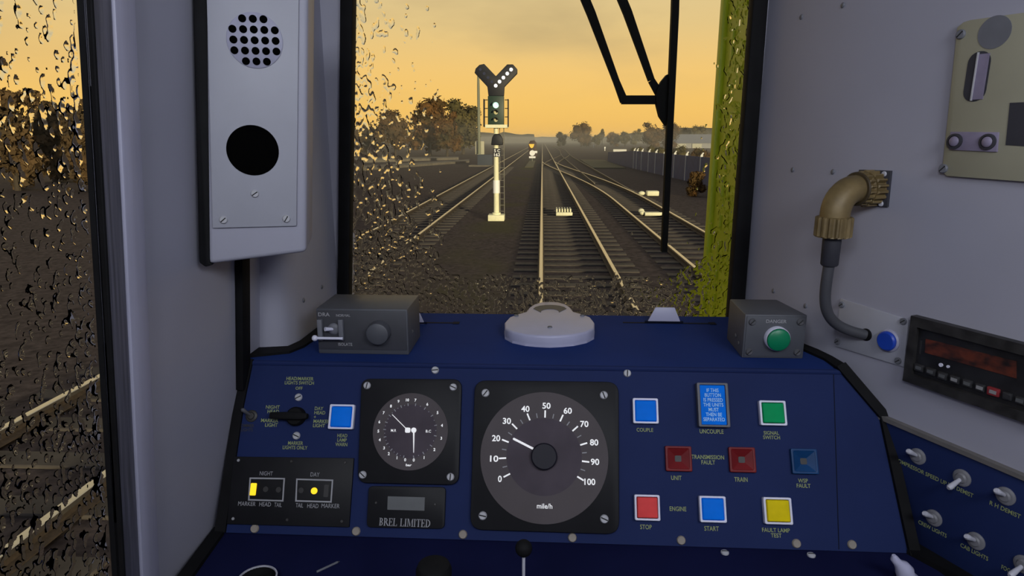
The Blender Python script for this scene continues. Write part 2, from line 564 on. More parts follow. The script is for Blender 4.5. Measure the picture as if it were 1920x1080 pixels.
def strip(mb, pts, off, z0, z1):
    """vertical slab along a plan polyline; off moves the outer face"""
    n = len(pts)
    for i in range(n - 1):
        a, b = pts[i], pts[i + 1]
        c, d = off[i], off[i + 1]
        vs = [(a[0], a[1], z0), (b[0], b[1], z0), (d[0], d[1], z0), (c[0], c[1], z0),
              (a[0], a[1], z1), (b[0], b[1], z1), (d[0], d[1], z1), (c[0], c[1], z1)]
        mb.add(vs, [(0, 3, 2, 1), (4, 5, 6, 7), (0, 1, 5, 4), (1, 2, 6, 5), (2, 3, 7, 6), (3, 0, 4, 7)])


wf = MB()
# windscreen wall with the window opening (plan y 1.21 .. 1.24)
HOLE = [(-0.381, 2.118), (0.372, 2.118), (0.366, 2.93), (-0.334, 2.93)]
OUT = [(-0.52, ZB), (1.2, ZB), (1.2, ZT), (-0.52, ZT)]
MW = Matrix(((1, 0, 0, 0), (0, 0, -1, 1.21), (0, 1, 0, 0), (0, 0, 0, 1)))
wf.frame(OUT, HOLE, -0.03, 0.0, MW)
struct('wall_front', wf, M['wall'])
# curved corner posts either side of the windscreen (one shared-vertex sheet with thickness, smooth shaded)


def sheet(name, pts, z0, z1, th, side, mat):
    n = len(pts)
    vs = []; fs = []
    nrm = []
    for i in range(n):
        a = Vector(pts[max(0, i - 1)]); b = Vector(pts[min(n - 1, i + 1)])
        t = (b - a).normalized(); nrm.append(Vector((-t.y, t.x)) * side)
    for z in (z0, z1):
        for i in range(n): vs.append((pts[i][0], pts[i][1], z))
        for i in range(n): vs.append((pts[i][0] + nrm[i].x * th, pts[i][1] + nrm[i].y * th, z))
    for i in range(n - 1):
        fs += [(i, i + 1, 2 * n + i + 1, 2 * n + i), (n + i, 3 * n + i, 3 * n + i + 1, n + i + 1),
               (i, n + i, n + i + 1, i + 1), (2 * n + i, 2 * n + i + 1, 3 * n + i + 1, 3 * n + i)]
    fs += [(0, 2 * n, 3 * n, n), (n - 1, 2 * n - 1, 4 * n - 1, 3 * n - 1)]
    return struct(name, MB().add(vs, fs), mat, smooth=True)


sheet('trim_1', REV_L, 1.9, ZT, 0.02, 1, M['wall'])
# right wall, slanting out toward the camera
RWD = Vector((0.434, -0.901))
RWP = [tuple(Vector((0.458, 0.98)) + RWD * t) for t in (0.0, 0.06, 0.5, 1.92)]
sheet('wall_right', REV_R[:-1] + RWP, ZB, ZT, 0.02, 1, M['wall'])
# left wall leaning inward a little, with the side window opening (local x = forward, y = up)
LM = LWALL.frame(Vector((-0.47, 0.0, 2.0)))


def lw_y(qs, off):
    pl = Plane(LWALL.p + LWALL.n * off, LWALL.x, LWALL.u)
    return sum((LM.inverted() @ pl.hit(*q)).x for q in qs) / len(qs)


y_seal0 = lw_y([(148, 0), (180, 540), (213, 1080)], -0.004)
y_seal1 = lw_y([(171, 0), (203, 540), (228, 1080)], 0.010)
y_met1 = lw_y([(213, 0), (242, 540), (262, 1080)], 0.010)
y_lil1 = lw_y([(251, 0), (280, 540), (303, 1080)], 0.012)
wl = MB()
wl.frame([(-0.78, -0.87), (1.24, -0.87), (1.24, 1.02), (-0.78, 1.02)], [(-0.2, -0.32), (y_lil1 - 0.008, -0.32), (y_lil1 - 0.008, 0.86), (-0.2, 0.86)], -0.03, 0.0)
struct('wall_left', wl, M['wall'], matrix=LM)
struct('trim_3', MB().box(y_met1, y_lil1, -0.85, 0.98, 0.0, 0.012), M['lilac'], matrix=LM, bevel=0.003)
struct('trim_4', MB().box(y_seal1, y_met1 + 0.0005, -0.85, 0.98, 0.0, 0.009), M['brushed'], matrix=LM, bevel=0.003)
w2 = MB()
w2.frame([(-0.23, -0.35), (y_seal1, -0.35), (y_seal1, 0.89), (-0.23, 0.89)], [(-0.18, -0.30), (y_seal0, -0.30), (y_seal0, 0.84), (-0.18, 0.84)], -0.004, 0.011)
g2 = MB().box(-0.2, y_seal0 + 0.006, -0.315, 0.855, -0.010, -0.006).build('window_2', M['glass'], matrix=LM)
g2['kind'] = 'structure'
w2.build('rubber_seal', M['rubber'], g2, bevel=0.002)
struct('wall_back', MB().box(-0.62, 1.3, -0.80, -0.77, ZB, ZT), M['wall'])
struct('floor', MB().box(-0.62, 1.3, -0.80, 1.24, ZB - 0.04, ZB), M['floor'])
struct('ceiling', MB().box(-0.62, 1.3, -0.80, 1.24, ZT, ZT + 0.04), M['wall'])
# windscreen and its rubber
g1 = MB().box(-0.378, 0.370, 1.224, 1.230, 2.12, 2.928).build('window_1', M['glass'])
g1['kind'] = 'structure'
GO = [(-0.403, 2.10), (0.389, 2.10), (0.383, 2.955), (-0.342, 2.955)]
GI = [(-0.379, 2.128), (0.3615, 2.128), (0.3585, 2.92), (-0.322, 2.92)]
MB().frame(GO, GI, -0.018, 0.012, MW).build('rubber_gasket', M['rubber'], g1, bevel=0.003)
# black seam between left wall and corner post
ys0 = lw_y([(455, 570)], 0.012)
ys1 = lw_y([(470, 570)], 0.012)
struct('trim_5', MB().box(ys0, ys1, 0.1, 0.98, 0.0, 0.012), M['rubber'], matrix=LM, bevel=0.002)

# =================================================================== driver console
con = bpy.data.objects.new('driver_console', None)
COL.objects.link(con)
con.location = (0.02, 0.85, ZB)
tag(con, 'dark blue driving desk with sloping instrument face below the windscreen', 'control desk')
bpy.context.view_layer.update()


def cpart(name, mb, mat, **k):
    o = mb.build(name, mat, con, **k)
    o.matrix_parent_inverse = con.matrix_world.inverted() if False else Matrix.Translation(-con.location)
    return o


SHP = [tuple(SHELF.hit(*q).xy) for q in [(455, 669), (1575, 690), (1514, 654), (1395, 590)]]
SHP = [(-0.461, 0.921), (0.452, 0.921), (0.448, 0.985), (0.436, 1.03), (0.416, 1.09), (0.400, 1.15), (0.388, 1.208), (-0.396, 1.208), (-0.402, 1.10), (-0.406, 1.03), (-0.412, 0.998), (-0.424, 0.980), (-0.461, 0.974)]
shelf = cpart('shelf', MB().prism(SHP, SH_Z - 0.03, SH_Z), M['shelf'])
FM = FASCIA.frame(Vector((0, 0.921, SH_Z)))
FI = FM.inverted()


def FL(px, py):
    q = FI @ FASCIA.hit(px, py)
    return (q.x, q.y)


fascia = MB().prism([FL(452, 676), FL(1578, 694), FL(1662, 783), FL(1706, 1037), FL(404, 998)], -0.02, 0.0).build('instrument_face', M['blue'], con)
fascia.matrix_parent_inverse = Matrix.Translation(-con.location)
fascia.matrix_world = FM
# rolled edge where the shelf meets the face, and the shadow gap
cpart('front_edge', MB().tube([(-0.461, 0.921, SH_Z - 0.004), (0.450, 0.921, SH_Z - 0.004)], 0.0045, 10), M['blue'])
dz = DESK_Z
DP = [(-0.472, 0.818), (0.515, 0.818), (0.55, 0.70), (0.66, 0.30), (-0.462, 0.30)]
cpart('lower_desk', MB().prism(DP, dz - 0.03, dz - 0.002), M['desk'])
cpart('pedestal', MB().box(-0.44, 0.44, 0.46, 0.80, ZB, dz - 0.03), M['desk'])
cpart('rear_box', MB().box(-0.39, 0.38, 0.95, 1.19, dz - 0.03, SH_Z - 0.03), M['desk'])
# black edging
seam = MB()


def ribbon(mb, pl, outer, inner, z0, z1):
    n = len(outer)
    for i in range(n - 1):
        q = [pl.hit(*outer[i]), pl.hit(*outer[i + 1]), pl.hit(*inner[i + 1]), pl.hit(*inner[i])]
        vs = [tuple(v + pl.n * z0) for v in q] + [tuple(v + pl.n * z1) for v in q]
        mb.add(vs, [(0, 3, 2, 1), (4, 5, 6, 7), (0, 1, 5, 4), (1, 2, 6, 5), (2, 3, 7, 6), (3, 0, 4, 7)])


e1 = MB()
ribbon(e1, SHELF, [(640, 588), (600, 614), (562, 643), (540, 653), (455, 657)], [(640, 600), (608, 626), (570, 652), (543, 663), (455, 672)], -0.01, 0.004)
ribbon(e1, FASCIA, [(455, 672), (440, 760), (404, 998)], [(476, 674), (458, 760), (424, 998)], -0.015, 0.004)
ribbon(e1, DESK, [(402, 992), (335, 1082), (300, 1130)], [(420, 1000), (362, 1082), (330, 1130)], -0.02, 0.004)
cpart('edge_trim', e1, M['rubber'])
e2 = MB()
ribbon(e2, SHELF, [(1505, 645), (1560, 672), (1590, 690)], [(1505, 658), (1545, 676), (1570, 694)], -0.01, 0.004)
ribbon(e2, FASCIA, [(1582, 680), (1664, 776), (1723, 1038)], [(1566, 688), (1648, 784), (1703, 1040)], -0.02, 0.006)
ribbon(e2, DESK, [(1716, 1022), (1830, 1090), (1900, 1132)], [(1700, 1036), (1812, 1096), (1880, 1138)], -0.02, 0.006)
cpart('edge_trim', e2, M['rubber'])
# slots along the windscreen
for (xa, xb) in ((780, 862), (1168, 1340)):
    p0, p1 = SHELF.hit(xa, 605), SHELF.hit(xb, 605)
    s_ = MB().box(p0.x, p1.x, p0.y - 0.0035, p0.y + 0.0035, SH_Z - 0.004, SH_Z + 0.0006)
    s_.box(p1.x - 0.012, p1.x, p0.y - 0.007, p0.y + 0.007, SH_Z - 0.004, SH_Z + 0.001)
    cpart('demister_slot', s_, M['groove'])


def fscrew(px, py, rpx, mat, ang, slot, name):
    x, y = FL(px, py)
    screw(fascia, x, y, 0.0, rpx * 0.00078, mat, ang, slot, name)


for (px, py, an) in ((816, 694, 0.1), (1176, 700, 1.5), (560, 745, 0.5), (556, 817, -0.4)):
    fscrew(px, py, 7.5, M['screw'], an, True, 'screw')
for (px, py) in ((478, 991), (668, 996), (868, 1002), (1073, 1008), (1277, 1013), (1493, 1019), (1597, 1021)):
    fscrew(px, py, 8, M['tan'], 0, False, 'round_stud')
xa, ya = FL(1562, 700); xb, yb = FL(1572, 1030)
MB().prism([(xa, ya), (xa + 0.0012, ya), (xb + 0.0012, yb), (xb, yb)], -0.001, 0.0004).build('panel_seam', M['groove'], fascia)
xa, ya = FL(470, 690); xb, yb = FL(1560, 705)


def caption(s, px, py, wpx, hpx, mat=None, align='CENTER', line=0.9):
    x, y = FL(px, py)
    k = 0.00078
    text(fascia, 'caption', s, x, y, 0.0006, wpx * k, hpx * k, mat or M['caption'], bold=0.012, align=align, line=line)


caption('HEAD/MARKER\nLIGHTS SWITCH', 562, 714, 58, 15)
caption('OFF', 561, 728, 14, 6)
caption('NIGHT\nHEAD\n+\nMARKER\nLIGHT', 507, 780, 34, 41, align='RIGHT')
caption('DAY\nHEAD\n+\nMARKER\nLIGHT', 604, 782, 32, 39, align='LEFT')
caption('MARKER\nLIGHTS ONLY', 554, 835, 48, 15)
caption('HEAD\nLAMP\nWARN', 641, 825, 23, 23)
caption('DIMMER\nLIGHTS', 464, 802, 26, 14, M['unlit'])
caption('COUPLE', 1209, 806, 31, 7)
caption('UNCOUPLE', 1334, 809, 44, 8)
caption('SIGNAL\nSWITCH', 1446, 816, 31, 15)
caption('TRANSMISSION\nFAULT', 1327, 862, 60, 17)
caption('UNIT', 1268, 896, 19, 8)
caption('TRAIN', 1389, 899, 24, 8)
caption('WSP\nFAULT', 1506, 906, 25, 16)
caption('ENGINE', 1271, 954, 30, 8)
caption('STOP', 1211, 988, 21, 8)
caption('START', 1334, 991, 26, 8)
caption('FAULT LAMP\nTEST', 1455, 999, 49, 16)

# =================================================================== instruments on the face
KF = 0.00078


def sq_item(px, py, wpx, hpx, name, label, cat, group=None):
    it = Item(name, FASCIA, (px, py), label, cat, group)
    it.w = (Vector(it.L(px + wpx / 2, py)) - Vector(it.L(px - wpx / 2, py))).length
    it.h = (Vector(it.L(px, py + hpx / 2)) - Vector(it.L(px, py - hpx / 2))).length
    return it


def button(px, py, wpx, hpx, lens, label, lit=True):
    it = sq_item(px, py, wpx, hpx, 'push_button', label, 'button', 'square push buttons on the desk face')
    w, h = it.w, it.h
    it.part('bezel', MB().frame(rrect(w, h, 0.002), rrect(w * 0.84, h * 0.84, 0.0015), 0, 0.009), M['bezel'], bevel=0.0006)
    it.part('lens', MB().prism(rrect(w * 0.83, h * 0.83, 0.0015), 0.0, 0.011, inset=0.0012), M[lens], bevel=0.0012)
    return it


button(643, 782, 46, 46, 'lens_blue', 'blue square push button in white bezel left of the small twin-needle gauge')
button(1209, 771, 47, 47, 'lens_blue', 'blue square push button in white bezel above the word COUPLE')
button(1446, 775, 49, 46, 'lens_green', 'green square push button in white bezel')
button(1212, 951, 47, 48, 'lens_red', 'bright red square push button in white bezel above the word STOP')
button(1334, 954, 49, 49, 'lens_blue', 'blue square push button in white bezel above the word START')
button(1455, 957, 52, 50, 'lens_yellow', 'yellow square push button in white bezel')


def warn_lamp(px, py, mat, label):
    it = sq_item(px, py, 49, 47, 'warning_lamp', label, 'lamp', 'unlit square warning lamps')
    w, h = it.w, it.h
    it.part('rim', MB().frame(rrect(w, h, 0.002), rrect(w * 0.80, h * 0.80, 0.002), 0, 0.0065), M[mat], bevel=0.001)
    b = MB()
    # four sided hollow pyramid lens
    q = w * 0.40; r = h * 0.40
    b.add([(-q, -r, 0.006), (q, -r, 0.006), (q, r, 0.006), (-q, r, 0.006), (-q * .3, -r * .3, 0.001), (q * .3, -r * .3, 0.001), (q * .3, r * .3, 0.001), (-q * .3, r * .3, 0.001)],
          [(0, 1, 5, 4), (1, 2, 6, 5), (2, 3, 7, 6), (3, 0, 4, 7), (4, 5, 6, 7)])
    it.part('lens', b, M[mat])
    it.part('lens_centre', MB().prism(rrect(q * 0.62, r * 0.62, 0.002), 0.0005, 0.0016), M['unlit'])
    return it


warn_lamp(1271, 860, 'lamp_red', 'unlit dark red square lamp above the word UNIT')
warn_lamp(1390, 862, 'lamp_red', 'unlit dark red square lamp above the word TRAIN')
warn_lamp(1506, 865, 'lamp_blue', 'unlit dark blue square lamp')

it = sq_item(1334, 760, 58, 82, 'guarded_button', 'tall blue button with printed warning in dark guard frame', 'button')
it.part('guard_frame', MB().frame(rrect(it.w, it.h, 0.002), rrect(it.w * 0.82, it.h * 0.9, 0.001), 0, 0.012), M['guard'], bevel=0.0007)
ln = it.part('lens', MB().prism(rrect(it.w * 0.8, it.h * 0.89, 0.001), 0, 0.010), M['lens_blue'], bevel=0.001)
text(ln, 'warning_text', 'IF THIS\nBUTTON\nIS PRESSED\nTHE UNITS\nMUST\nTHEN BE\nSEPARATED', 0, 0.0, 0.0105, it.w * 0.68, it.h * 0.74, M['captionblue'], bold=0.012, line=0.95)


def gauge_panel(it, pts, r, inset=14):
    P = it.poly(pts)
    xs = [p[0] for p in P]; ys = [p[1] for p in P]
    # rounded quad
    out = []
    n = 4
    for i in range(4):
        p = Vector(P[i]); a = Vector(P[i - 1]); b = Vector(P[(i + 1) % 4])
        d1 = (a - p).normalized(); d2 = (b - p).normalized()
        s, e = p + d1 * r, p + d2 * r
        for k in range(6):
            t = k / 5
            q = s * (1 - t) ** 2 + p * 2 * t * (1 - t) + e * t * t
            out.append((q.x, q.y))
    return out


# ---- small twin needle pressure gauge
it = Item('pressure_gauge', FASCIA, (771.5, 809), 'small square black gauge with two thin white needles', 'gauge')
it.part('panel', MB().prism(gauge_panel(it, [(680, 711), (867, 712), (861, 909), (673, 905)], 0.014), 0, 0.008), M['black'], bevel=0.0015)
R1 = 71.5 * KF
it.part('dial', MB().lathe([(R1, 0.0078), (R1, 0.0090)], 64), M['dial'])
it.part('dial_centre', MB().lathe([(R1 * 0.70, 0.0089), (R1 * 0.70, 0.0093)], 48), M['dial2'])
for (px, py, an) in ((691, 724, 1.4), (851, 727, -0.4), (683, 890, -0.7), (846, 894, 1.5)):
    x, y = it.L(px, py)
    screw(it.root, x, y, 0.008, 7.2 * KF, M['screw'], an)


def gz(zx, zy):
    return it.L(700 + zx / 7.2, 735 + zy / 7.2)


Z = 0.0095
for (s, zx, zy) in (('0', 447, 915), ('1', 338, 888), ('2', 228, 833), ('3', 165, 757), ('4', 107, 648), ('5', 88, 532), ('6', 102, 408),
                    ('7', 160, 287), ('8', 257, 197), ('9', 358, 133), ('10', 478, 115), ('7', 585, 118), ('6', 743, 172), ('5', 880, 285),
                    ('4', 938, 455), ('3', 930, 627), ('2', 838, 778), ('1', 700, 885), ('0', 562, 918)):
    x, y = gz(zx, zy)
    text(it.root, 'numeral', s, x, y, Z, None, 5.6 * KF, M['mark'], bold=0.03)
x, y = gz(495, 985); text(it.root, 'caption', 'bar', x, y, Z, 11 * KF, 4.5 * KF, M['mark'], bold=0.03)
x, y = gz(292, 523); text(it.root, 'caption', 'M.R', x, y, Z, 10 * KF, 5 * KF, M['mark'], bold=0.01)
x, y = gz(758, 533); text(it.root, 'caption', 'B.C', x, y, Z, 10 * KF, 5 * KF, M['mark'], bold=0.01)
tk = MB()
cxg, cyg = gz(515, 525)
for (c0, a0, a1, n) in ((-0.0, 98.5, 259.0, 20), (0.0, 81.5, -79.0, 14)):
    for i in range(n + 1):
        a = math.radians(a0 + (a1 - a0) * i / n)
        big = i % 2 == 0
        r0 = (46.5 if big else 48.0) * KF; r1 = (51.5 if big else 49.5) * KF
        wd = (0.75 if big else 0.6) * KF
        Mx = Matrix.Translation((cxg, cyg, 0)) @ Matrix.Rotation(a, 4, 'Z')
        it.part('scale_mark', MB().box(r0, r1, -wd, wd, Z - 0.0004, Z + 0.0002, Mx), M['dimmark'])
for (h, tip, sq_) in (((484, 520), (275, 310), True), ((565, 520), (563, 822), False)):
    hx, hy = gz(*h); tx, ty = gz(*tip)
    d = Vector((tx - hx, ty - hy)); a = math.atan2(d.y, d.x)
    nm = MB()
    Mx = Matrix.Translation((hx, hy, 0)) @ Matrix.Rotation(a, 4, 'Z')
    nm.prism([(0, -1.6 * KF), (d.length, -0.5 * KF), (d.length, 0.5 * KF), (0, 1.6 * KF)] if not sq_ else [(0, -0.7 * KF), (d.length, -0.6 * KF), (d.length, 0.6 * KF), (0, 0.7 * KF)], 0.0105, 0.0112, Mx)
    ne = it.part('needle', nm, M['mark'])
    hb = MB().prism(rrect(9.4 * KF, 9.4 * KF, 2.5 * KF, 4, hx, hy) if sq_ else circ(hx, hy, 4.8 * KF), 0.009, 0.0125)
    hb.build('needle_hub', M['mark'], ne)

# ---- speedometer
it = Item('speedometer', FASCIA, (1020, 856), 'large square black speedometer with round grey dial', 'gauge')
it.part('panel', MB().prism(gauge_panel(it, [(891, 714), (1159, 717), (1160, 1001), (882, 992)], 0.018), 0, 0.008), M['black'], bevel=0.0015)
R1 = 117 * KF * 1.015
it.part('dial', MB().lathe([(R1, 0.0078), (R1, 0.0090)], 80), M['dial'])
it.part('dial_centre', MB().lathe([(70 * KF, 0.0089), (70 * KF, 0.0093)], 64), M['dial2'])
for (px, py, an) in ((911, 738, 0.9), (1131, 742, -1.2), (906, 966, -0.2), (1132, 972, -0.4)):
    x, y = it.L(px, py)
    screw(it.root, x, y, 0.008, 7.8 * KF, M['screw'], an)
for i, (px, py) in enumerate([(938, 897.5), (927.4, 860), (931, 822), (951, 790), (985.4, 767.5), (1024.5, 761.7), (1064, 771), (1094.8, 795.6), (1113, 829.8), (1114.6, 866), (1105, 903)]):
    x, y = it.L(px, py)
    s = str(i * 10)
    text(it.root, 'numeral', s, x, y, Z, (7.0, 15.5, 20)[len(s) - 1] * KF, 11.5 * KF, M['mark'], bold=0.02)
x, y = it.L(1021, 948); text(it.root, 'caption', 'mile/h', x, y, Z, 28 * KF, 9 * KF, M['mark'], bold=0.01)
tk = MB(); tm = MB()
cxg, cyg = it.L(1020, 855.5)
for i in range(21):
    a = math.radians(207.6 - 237.2 * i / 20)
    Mx = Matrix.Translation((cxg, cyg, 0)) @ Matrix.Rotation(a, 4, 'Z')
    if i % 2 == 0: it.part('scale_mark', MB().box(70.5 * KF, 84 * KF, -1.4 * KF, 1.4 * KF, Z - 0.0004, Z + 0.0002, Mx), M['mark'])
    else: it.part('minor_scale_mark', MB().box(71 * KF, 79.5 * KF, -0.9 * KF, 0.9 * KF, Z - 0.0004, Z + 0.0002, Mx), M['dimmark'])
it.part('hub', MB().lathe([(24.5 * KF, 0.009), (24.5 * KF, 0.016), (22 * KF, 0.018)], 40), M['hub'], smooth=True)
p0 = Vector(it.L(1000.5, 842)); p1 = Vector(it.L(963.3, 823)); d = p1 - p0
Mx = Matrix.Translation((p0.x, p0.y, 0)) @ Matrix.Rotation(math.atan2(d.y, d.x), 4, 'Z')
it.part('needle', MB().prism([(-0.004, -2.0 * KF), (d.length, -2.0 * KF), (d.length + 0.001, 0), (d.length, 2.0 * KF), (-0.004, 2.0 * KF)], 0.0105, 0.0118, Mx), M['mark'])

# ---- counter plate
it = Item('counter_plate', FASCIA, (763, 951), 'black plate with small grey counter window under the small gauge', 'instrument')
it.part('plate', MB().prism(gauge_panel(it, [(693, 911), (837, 913), (834, 991), (689, 988)], 0.007), 0, 0.006), M['black'], bevel=0.001)
it.part('window', MB().prism(it.poly([(729, 930), (798, 932), (797, 957), (728, 955)]), 0.004, 0.0064), M['lcd'])
for q in ((707, 942), (817, 945)):
    x, y = it.L(*q); screw(it.root, x, y, 0.006, 2.4 * KF, M['unlit'], 0, False)


def serif(parent, word, cx, cy, z, w, h, mat):
    """old-style serif capitals drawn as strokes on a unit grid"""
    mb = MB()

    def R(x0, x1, y0, y1): mb.box(x0, x1, y0, y1, 0, 0.0004)

    def bowl(x0, y0, y1, rx, t):
        cy_ = (y0 + y1) / 2; ry = (y1 - y0) / 2
        o = [(x0 + rx * math.cos(a), cy_ + ry * math.sin(a)) for a in [math.pi * (i / 12 - 0.5) for i in range(13)]]
        i_ = [(x0 + (rx - t) * math.cos(a), cy_ + (ry - 0.07) * math.sin(a)) for a in [math.pi * (i / 12 - 0.5) for i in range(13)]]
        for k in range(12):
            mb.prism([o[k], o[k + 1], i_[k + 1], i_[k]], 0, 0.0004)

    def stem(x, s=0.07):
        R(x, x + 0.14, 0, 1); R(x - s, x + 0.14 + s, 0, 0.06); R(x - s, x + 0.14 + s, 0.94, 1)

    x = 0.0
    for ch in word:
        if ch == ' ': x += 0.4; continue
        if ch == 'I': stem(x + 0.07); x += 0.38
        elif ch == 'B': stem(x + 0.07); bowl(x + 0.21, 0, 0.53, 0.34, 0.14); bowl(x + 0.21, 0.47, 1, 0.30, 0.13); x += 0.68
        elif ch == 'R':
            stem(x + 0.07); bowl(x + 0.21, 0.45, 1, 0.33, 0.14)
            mb.prism([(x + 0.28, 0.48), (x + 0.43, 0.48), (x + 0.76, 0), (x + 0.58, 0)], 0, 0.0004); x += 0.76
        elif ch in 'EL':
            stem(x + 0.07); R(x + 0.2, x + 0.6, 0, 0.06); R(x + 0.54, x + 0.6, 0, 0.26)
            if ch == 'E':
                R(x + 0.2, x + 0.57, 0.94, 1); R(x + 0.51, x + 0.57, 0.76, 1); R(x + 0.2, x + 0.45, 0.49, 0.55); R(x + 0.40, x + 0.45, 0.40, 0.64)
            x += 0.68
        elif ch == 'M':
            R(x + 0.08, x + 0.14, 0, 1); R(x, x + 0.22, 0, 0.06); R(x, x + 0.14, 0.94, 1); R(x + 0.74, x + 0.88, 0, 1); R(x + 0.66, x + 0.96, 0, 0.06); R(x + 0.74, x + 0.96, 0.94, 1)
            mb.prism([(x + 0.08, 1), (x + 0.24, 1), (x + 0.50, 0.16), (x + 0.44, 0)], 0, 0.0004)
            mb.prism([(x + 0.44, 0), (x + 0.50, 0.16), (x + 0.76, 1), (x + 0.80, 0.9)], 0, 0.0004); x += 1.02
        elif ch == 'T':
            R(x + 0.27, x + 0.41, 0, 1); R(x + 0.2, x + 0.48, 0, 0.06); R(x, x + 0.68, 0.93, 1); R(x, x + 0.05, 0.74, 1); R(x + 0.63, x + 0.68, 0.74, 1); x += 0.74
        elif ch == 'D': stem(x + 0.07); bowl(x + 0.21, 0, 1, 0.5, 0.15); x += 0.78
    for i, v in enumerate(mb.v):
        mb.v[i] = ((v[0] - x / 2) * w / x, (v[1] - 0.5) * h, v[2])
    o = mb.build('maker_lettering', mat, parent)
    o.location = (cx, cy, z)
    o.rotation_euler = (0, 0, -0.01)
    return o


x, y = it.L(761, 979)
serif(it.root, 'BREL LIMITED', x, y, 0.0062, 95 * KF, 13.5 * KF, M['dimmark'])

# ---- marker light indicator panel
it = Item('indicator_panel', FASCIA, (550, 921), 'black panel with two white outlined boxes and lit amber marks', 'panel')
it.part('panel', MB().prism(it.poly([(441, 856), (665, 859), (656, 988), (428, 982)]), 0, 0.005), M['black'], bevel=0.0008)
for (q, mm_) in (((450, 863), 'dimmark'), ((440, 972), 'dimmark'), ((549, 865), 'unlit'), ((541, 974), 'unlit'), ((649, 867), 'unlit'), ((643, 977), 'unlit')):
    x, y = it.L(*q); screw(it.root, x, y, 0.005, 2.8 * KF, M[mm_], 0.4, False)


def inset_quad(P, t):
    c = sum((Vector(p) for p in P), Vector((0, 0))) / 4
    return [tuple(Vector(p) + (Vector((math.copysign(t, c.x - p[0]), math.copysign(t, c.y - p[1]))))) for p in P]


for Q in ([(471, 895), (537, 896), (534, 940), (468, 938)], [(558, 897), (627, 899), (624, 942), (556, 940)]):
    P = it.poly(Q)
    it.part('outline', MB().frame(P, inset_quad(P, 2.6 * KF), 0.0048, 0.0056), M['dimmark'])
x, y = it.L(478, 917)
it.part('indicator', MB().prism(rrect(11 * KF, 22 * KF, 1.5 * KF, 3, x, y), 0.0048, 0.0062), M['amber'])['label'] = 'lit amber upright bar'
for (px, py, rr) in ((501, 917, 5), (525, 918, 5), (567, 919, 5)):
    x, y = it.L(px, py)
    it.part('indicator', MB().prism(circ(x, y, rr * KF), 0.0048, 0.0058), M['unlit'])
x, y = it.L(591.5, 920)
it.part('indicator', MB().prism(circ(x, y, 6 * KF), 0.0048, 0.0062), M['amber'])['label'] = 'lit amber round dot'
x, y = it.L(614, 920)
it.part('indicator', MB().prism(rrect(9 * KF, 22 * KF, 1.5 * KF, 3, x, y), 0.0048, 0.0058), M['unlit'])
for (s, px, py, w) in (('NIGHT', 502, 887.5, 25), ('DAY', 593, 889.5, 17), ('MARKER', 466, 944, 33), ('HEAD', 500, 945, 22), ('TAIL', 524, 946, 14),
                       ('TAIL', 564, 947, 14), ('HEAD', 589, 948, 21), ('MARKER', 622, 948, 34)):
    x, y = it.L(px, py)
    text(it.root, 'caption', s, x, y, 0.0054, w * KF, 7.5 * KF, M['dimmark'])

# ---- rotary switch
it = Item('rotary_switch', FASCIA, (557, 781), 'black rotary knob with long bar handle', 'switch')
it.part('base', MB().lathe([(18 * KF, 0), (18 * KF, 0.008), (15 * KF, 0.011)], 28), M['rubber'], smooth=True)
it.part('handle', MB().prism([(-45 * KF, -6 * KF), (-14 * KF, -7 * KF), (14 * KF, -7 * KF), (28 * KF, -5 * KF), (28 * KF, 5 * KF), (14 * KF, 7 * KF), (-14 * KF, 7 * KF), (-45 * KF, 6 * KF)], 0.010, 0.020), M['rubber'], bevel=0.002)


def toggle(plane, px, py, scale, up, side, label, mats=('ring', 'chrome'), group='chrome toggle switches on the side panel'):
    it = Item('toggle_switch', plane, (px, py), label, 'switch', group)
    k = scale
    it.part('ring_nut', MB().lathe([(0.0125 * k, 0), (0.0125 * k, 0.002 * k), (0.0105 * k, 0.0035 * k), (0.0080 * k, 0.0037 * k), (0.0062 * k, 0.006 * k), (0.0045 * k, 0.0062 * k)], 24), M[mats[0]], smooth=True)
    d = Vector((math.sin(side), math.sin(up), math.cos(up))).normalized()
    b = MB()
    pts = [d * (t * k) for t in (0.002, 0.010, 0.020, 0.0275, 0.030)]
    b.tube(pts, [0.0026 * k, 0.0030 * k, 0.0038 * k, 0.0042 * k, 0.0026 * k], 14)
    it.part('lever', b, M[mats[1]], smooth=True)
    return it


toggle(FASCIA, 472, 780, 0.72, 0.45, -0.42, 'tiny dark toggle switch at the far left edge of the desk face', ('unlit', 'dull'), None)

# =================================================================== things on the shelf
# ---- driver reminder box
f0 = SHELF.hit(598, 663); f1 = SHELF.hit(768, 663)
YF = f0.y
PF = Yplane(YF)
ztop = PF.hit(660, 579).z
yb_ = Zplane(ztop).hit(700, 552).y
it = Item('reminder_box', PF, (683, 663), 'dark grey box with round knob on the left of the blue shelf', 'control box')
it.root.location.z = SH_Z; it.root.location.y = YF
bpy.context.view_layer.update()
it.inv = it.root.matrix_world.inverted()
it.m = it.root.matrix_world.copy()
x0, _ = it.L(596, 640); x1, _ = it.L(766, 640)
H = ztop - SH_Z
it.part('housing', MB().box(x0, x1, 0.0, H, -(yb_ - YF), 0.0), M['boxgrey'], bevel=0.002)
it.part('front_plate', MB().box(x0 + 0.002, x1 - 0.003, 0.008, H - 0.003, 0.0, 0.0012), M['boxface'], bevel=0.0005)
kx, ky = it.L(712, 621)
kb = it.part('knob', MB().lathe([(0.0185, 0), (0.0185, 0.006), (0.017, 0.016), (0.015, 0.0175)], 32, Matrix.Translation((kx, ky, 0.001))), M['boxgrey'], smooth=True)
kk = 0.00083
